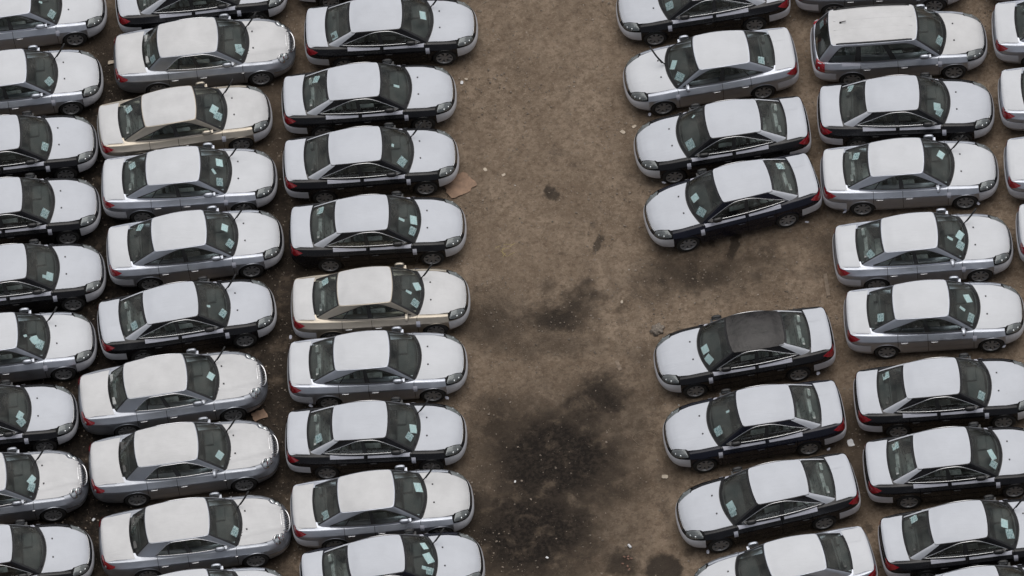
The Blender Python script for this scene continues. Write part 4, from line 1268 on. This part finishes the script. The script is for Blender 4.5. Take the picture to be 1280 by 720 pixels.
# ------------------------------------------------------------------ gravel (nobody could count it)
MAT['stone'] = simple('small_stones', (.20, .165, .132), .9, var=.7, scale=1.7)
MAT['stone_pale'] = simple('pale_crumbs', (.42, .39, .35), .9, var=.4, scale=1.9)
def scatter(name, count, smin, smax, mat, seed, clump=False):
    r = np.random.default_rng(seed)
    base = bmesh.new(); bmesh.ops.create_icosphere(base, subdivisions=1, radius=1)
    V = np.array([v.co for v in base.verts]); Fc = np.array([[v.index for v in f.verts] for f in base.faces]); base.free()
    nv = len(V)
    x = r.uniform(-16, 17, count); y = r.uniform(-13.5, 14, count)
    dark = (((x - 1.4) / 2.8) ** 2 + ((y + 6.2) / 3.8) ** 2 < 1) & (r.random(count) < .7)
    x, y = x[~dark], y[~dark]; count = len(x)
    s = smin + (smax - smin) * r.random(count) ** 3
    sc = np.stack([s * r.uniform(.7, 1.4, count), s * r.uniform(.7, 1.3, count), s * r.uniform(.35, .8, count)], -1)
    jit = 1 + .25 * r.standard_normal((count, nv, 1)).clip(-1, 1)
    ang = r.uniform(0, 6.28, count)
    P = V[None] * jit * sc[:, None, :]
    ca, sa = np.cos(ang)[:, None], np.sin(ang)[:, None]
    Q = np.stack([P[..., 0] * ca - P[..., 1] * sa + x[:, None], P[..., 0] * sa + P[..., 1] * ca + y[:, None], P[..., 2] - .012 + s[:, None] * .25], -1)
    me = bpy.data.meshes.new(name)
    me.from_pydata(Q.reshape(-1, 3).tolist(), [], (Fc[None] + (np.arange(count) * nv)[:, None, None]).reshape(-1, 3).tolist())
    me.materials.append(MAT[mat])
    o = bpy.data.objects.new(name, me); col.objects.link(o)
    o['kind'] = 'stuff'
    return o
g = scatter('gravel', 38000, .006, .028, 'stone', 11); g['label'] = 'small brown stones and clods strewn over the dirt'; g['category'] = 'gravel'
g = scatter('pale_crumbs', 320, .006, .028, 'stone_pale', 12); g['label'] = 'scattered pale crumbs of stone and paper on the dirt'; g['category'] = 'gravel'

# ------------------------------------------------------------------ litter on the ground
MAT['cardboard'] = simple('cardboard', (.29, .19, .13), .85, var=.25, scale=7, bump=.6)
MAT['wood'] = simple('weathered_wood', (.20, .155, .115), .85, var=.4, scale=9, bump=.6)
MAT['rubble'] = simple('rubble', (.21, .18, .15), .95, var=.5, scale=20, bump=1.0)
MAT['white_scrap'] = simple('white_scrap', (.62, .62, .63), .5, var=.15, scale=9)
MAT['pale_scrap'] = simple('pale_scrap', (.45, .38, .30), .8, var=.25, scale=9)
MAT['brick_red'] = simple('brick_red', (.20, .115, .085), .9, var=.3, scale=20)
MAT['straw'] = simple('straw', (.48, .40, .16), .8)

def litter(name, bm, mat, loc, rz, label, cat, smooth=False, group=None):
    me = bm_mesh(name, bm, smooth, mat)
    o = bpy.data.objects.new(name, me); col.objects.link(o)
    o.location = loc; o.rotation_euler = (0, 0, rz); o['label'] = label; o['category'] = cat
    if group: o['group'] = group
    return o
def torn_sheet(w, h, thick, seed, nseg=22, wave=.02):
    """flat torn board with a ragged outline, some lift and real thickness"""
    r = random.Random(seed); bm = bmesh.new()
    ring = []
    for k in range(nseg):
        t = 2 * math.pi * k / nseg
        a, b = math.cos(t), math.sin(t)
        q = max(abs(a), abs(b)); sc = (1 / q) * r.uniform(.82, 1.02)
        ring.append((a * sc * w / 2, b * sc * h / 2))
    def z(x, y): return wave * (math.sin(x * 9 + seed) * .5 + math.sin(y * 7 + 2 * seed) * .5 + 1)
    top = [bm.verts.new((x, y, z(x, y) + thick)) for x, y in ring]; bot = [bm.verts.new((x, y, z(x, y))) for x, y in ring]
    ct, cb = bm.verts.new((0, 0, z(0, 0) + thick)), bm.verts.new((0, 0, z(0, 0)))
    mid_t = [bm.verts.new((x * .55, y * .55, z(x * .55, y * .55) + thick)) for x, y in ring]
    for k in range(nseg):
        j = (k + 1) % nseg
        bm.faces.new([top[k], top[j], mid_t[j], mid_t[k]]); bm.faces.new([mid_t[k], mid_t[j], ct]); bm.faces.new([bot[j], bot[k], cb]); bm.faces.new([bot[k], bot[j], top[j], top[k]])
    return bm
def lump(r0, seed, flat=.5, sub=3):
    r = random.Random(seed); bm = bmesh.new(); bmesh.ops.create_icosphere(bm, subdivisions=sub, radius=r0)
    for v in bm.verts:
        d = v.co.normalized()
        k = 1 + .22 * math.sin(d.x * 5 + seed) * math.sin(d.y * 6) + .15 * math.sin(d.z * 9 + d.x * 7) + r.uniform(-.13, .13)
        v.co = Vector((v.co.x * k, v.co.y * k, max(v.co.z * k * flat, -.01)))
    return bm
litter('cardboard_scrap', torn_sheet(.85, .68, .008, 4, 30, .03), 'cardboard', (-1.02, 3.58, -.02), .5, 'torn brown cardboard scrap lying under a black sedan nose', 'cardboard')
b = bmesh.new(); box(b, (-.05, -.17, -.01), (.05, .17, .022), .006)
litter('wood_plank', b, 'wood', (2.48, -2.93, -.01), .22, 'short weathered plank lying alone on the bare lane', 'plank')
b = bmesh.new(); box(b, (-.05, -.36, -.01), (.05, .36, .022), .006)
litter('wood_plank', b, 'wood', (8.23, -1.31, -.01), -.02, 'longer weathered plank in the gap behind the dark-roofed sedan', 'plank')
b = lump(.17, 3, .6)
litter('dirt_clod', b, 'rubble', (3.63, -1.97, -.01), 0, 'knobbly clod of dry dirt by the dark-roofed sedan headlamp', 'clod', True)
b = bmesh.new(); lathe(b, [(-.06, 0), (-.06, .03), (-.055, .034), (.055, .034), (.06, .03), (.06, 0)], 14)
litter('crushed_can', b, 'white_scrap', (2.07, -8.54, .02), .5, 'small white can lying beside the dark stain', 'can', True)
r_ = random.Random(5)
b = bmesh.new()
for i in range(7):
    box(b, (-.03, -.02, 0), (.03, .02, .03), .004, M=Matrix.Translation((r_.uniform(-.13, .13), r_.uniform(-.22, .22), -.01)) @ Matrix.Rotation(r_.uniform(0, 3), 4, 'Z'))
o = litter('brick_crumbs', b, 'brick_red', (1.95, -9.01, -.005), 0, 'little heap of reddish broken brick on a dark patch', 'rubble')
o['kind'] = 'stuff'
litter('cardboard_scrap', torn_sheet(.42, .30, .006, 9), 'cardboard', (-7.02, -2.90, -.02), .3, 'small cardboard scrap before the noses of the round-lamp saloons', 'cardboard')
scraps = [(-10.00, 9.33, .18, 'pale torn scrap behind the lone round-lamp saloon tail', 'pale_scrap'), (-0.57, 6.98, .12, 'white paper scrap two cars past the cardboard scrap', 'white_scrap'),
          (-0.44, 7.07, .10, 'pale chip beside the white paper scrap on the lane', 'pale_scrap'), (-11.60, -5.42, .10, 'white scrap on the ground ahead of a black sedan without papers', 'white_scrap'),
          (-0.27, 3.98, .13, 'tan stone chip on the lane near the heart-shaped stain', 'pale_scrap'), (0.20, 3.71, .11, 'tan stone chip on the lane closest to the heart-shaped stain', 'pale_scrap'),
          (2.82, -0.94, .10, 'grey chip by the patchy stains of the lane', 'pale_scrap'), (3.24, -6.57, .17, 'pale crumpled scrap before a black sedan bumper', 'pale_scrap'),
          (-7.25, -5.89, .10, 'pale scrap behind the navy sedan tail', 'pale_scrap'), (3.54, 4.57, .15, 'cream scrap lying by the silver sedan bumper across the lane', 'pale_scrap'), (3.86, 4.71, .13, 'folded cream scrap touching the silver sedan bumper shadow', 'pale_scrap'),
          (8.12, -6.33, .25, 'torn white strip under a black sedan tail five places from the wagon', 'white_scrap'), (14.24, 6.12, .14, 'pale scrap between the wagon nose and the next row', 'pale_scrap'), (-0.62, -6.08, .07, 'white fleck on the dark soil', 'white_scrap'), (-0.07, -8.52, .08, 'round white fleck at the stain edge', 'white_scrap')]
for i, (x, y, s, lab, mt) in enumerate(scraps):
    litter('litter_scrap', torn_sheet(s, s * .7, .004, 20 + i, 11, .012), mt, (x, y, -.014), i * 1.3, lab, 'litter', group='scraps of litter on the dirt')
b = bmesh.new()
for i in range(9):
    a_ = r_.uniform(0, 3.1); x, y = r_.uniform(-.2, .2), r_.uniform(-.2, .2); l_ = r_.uniform(.08, .16)
    tube(b, [(x - math.cos(a_) * l_, y - math.sin(a_) * l_, .0), (x, y, .012), (x + math.cos(a_) * l_, y + math.sin(a_) * l_ * .8, .002)], .004, 4)
o = litter('straw', b, 'straw', (-0.03, 1.24, -.012), 0, 'wisp of yellow straw on the bare lane', 'straw'); o['kind'] = 'stuff'
b = bmesh.new()
tube(b, [(.30 * math.cos(t) * (1 + .15 * math.sin(3 * t)), .24 * math.sin(t), .006 + .006 * math.sin(2 * t)) for t in np.linspace(.2, 4.6, 22)], .005, 5)
litter('wire_loop', b, 'wood', (2.88, -5.30, -.01), 0, 'open loop of thin brown wire on the dirt by a navy sedan', 'wire', True)
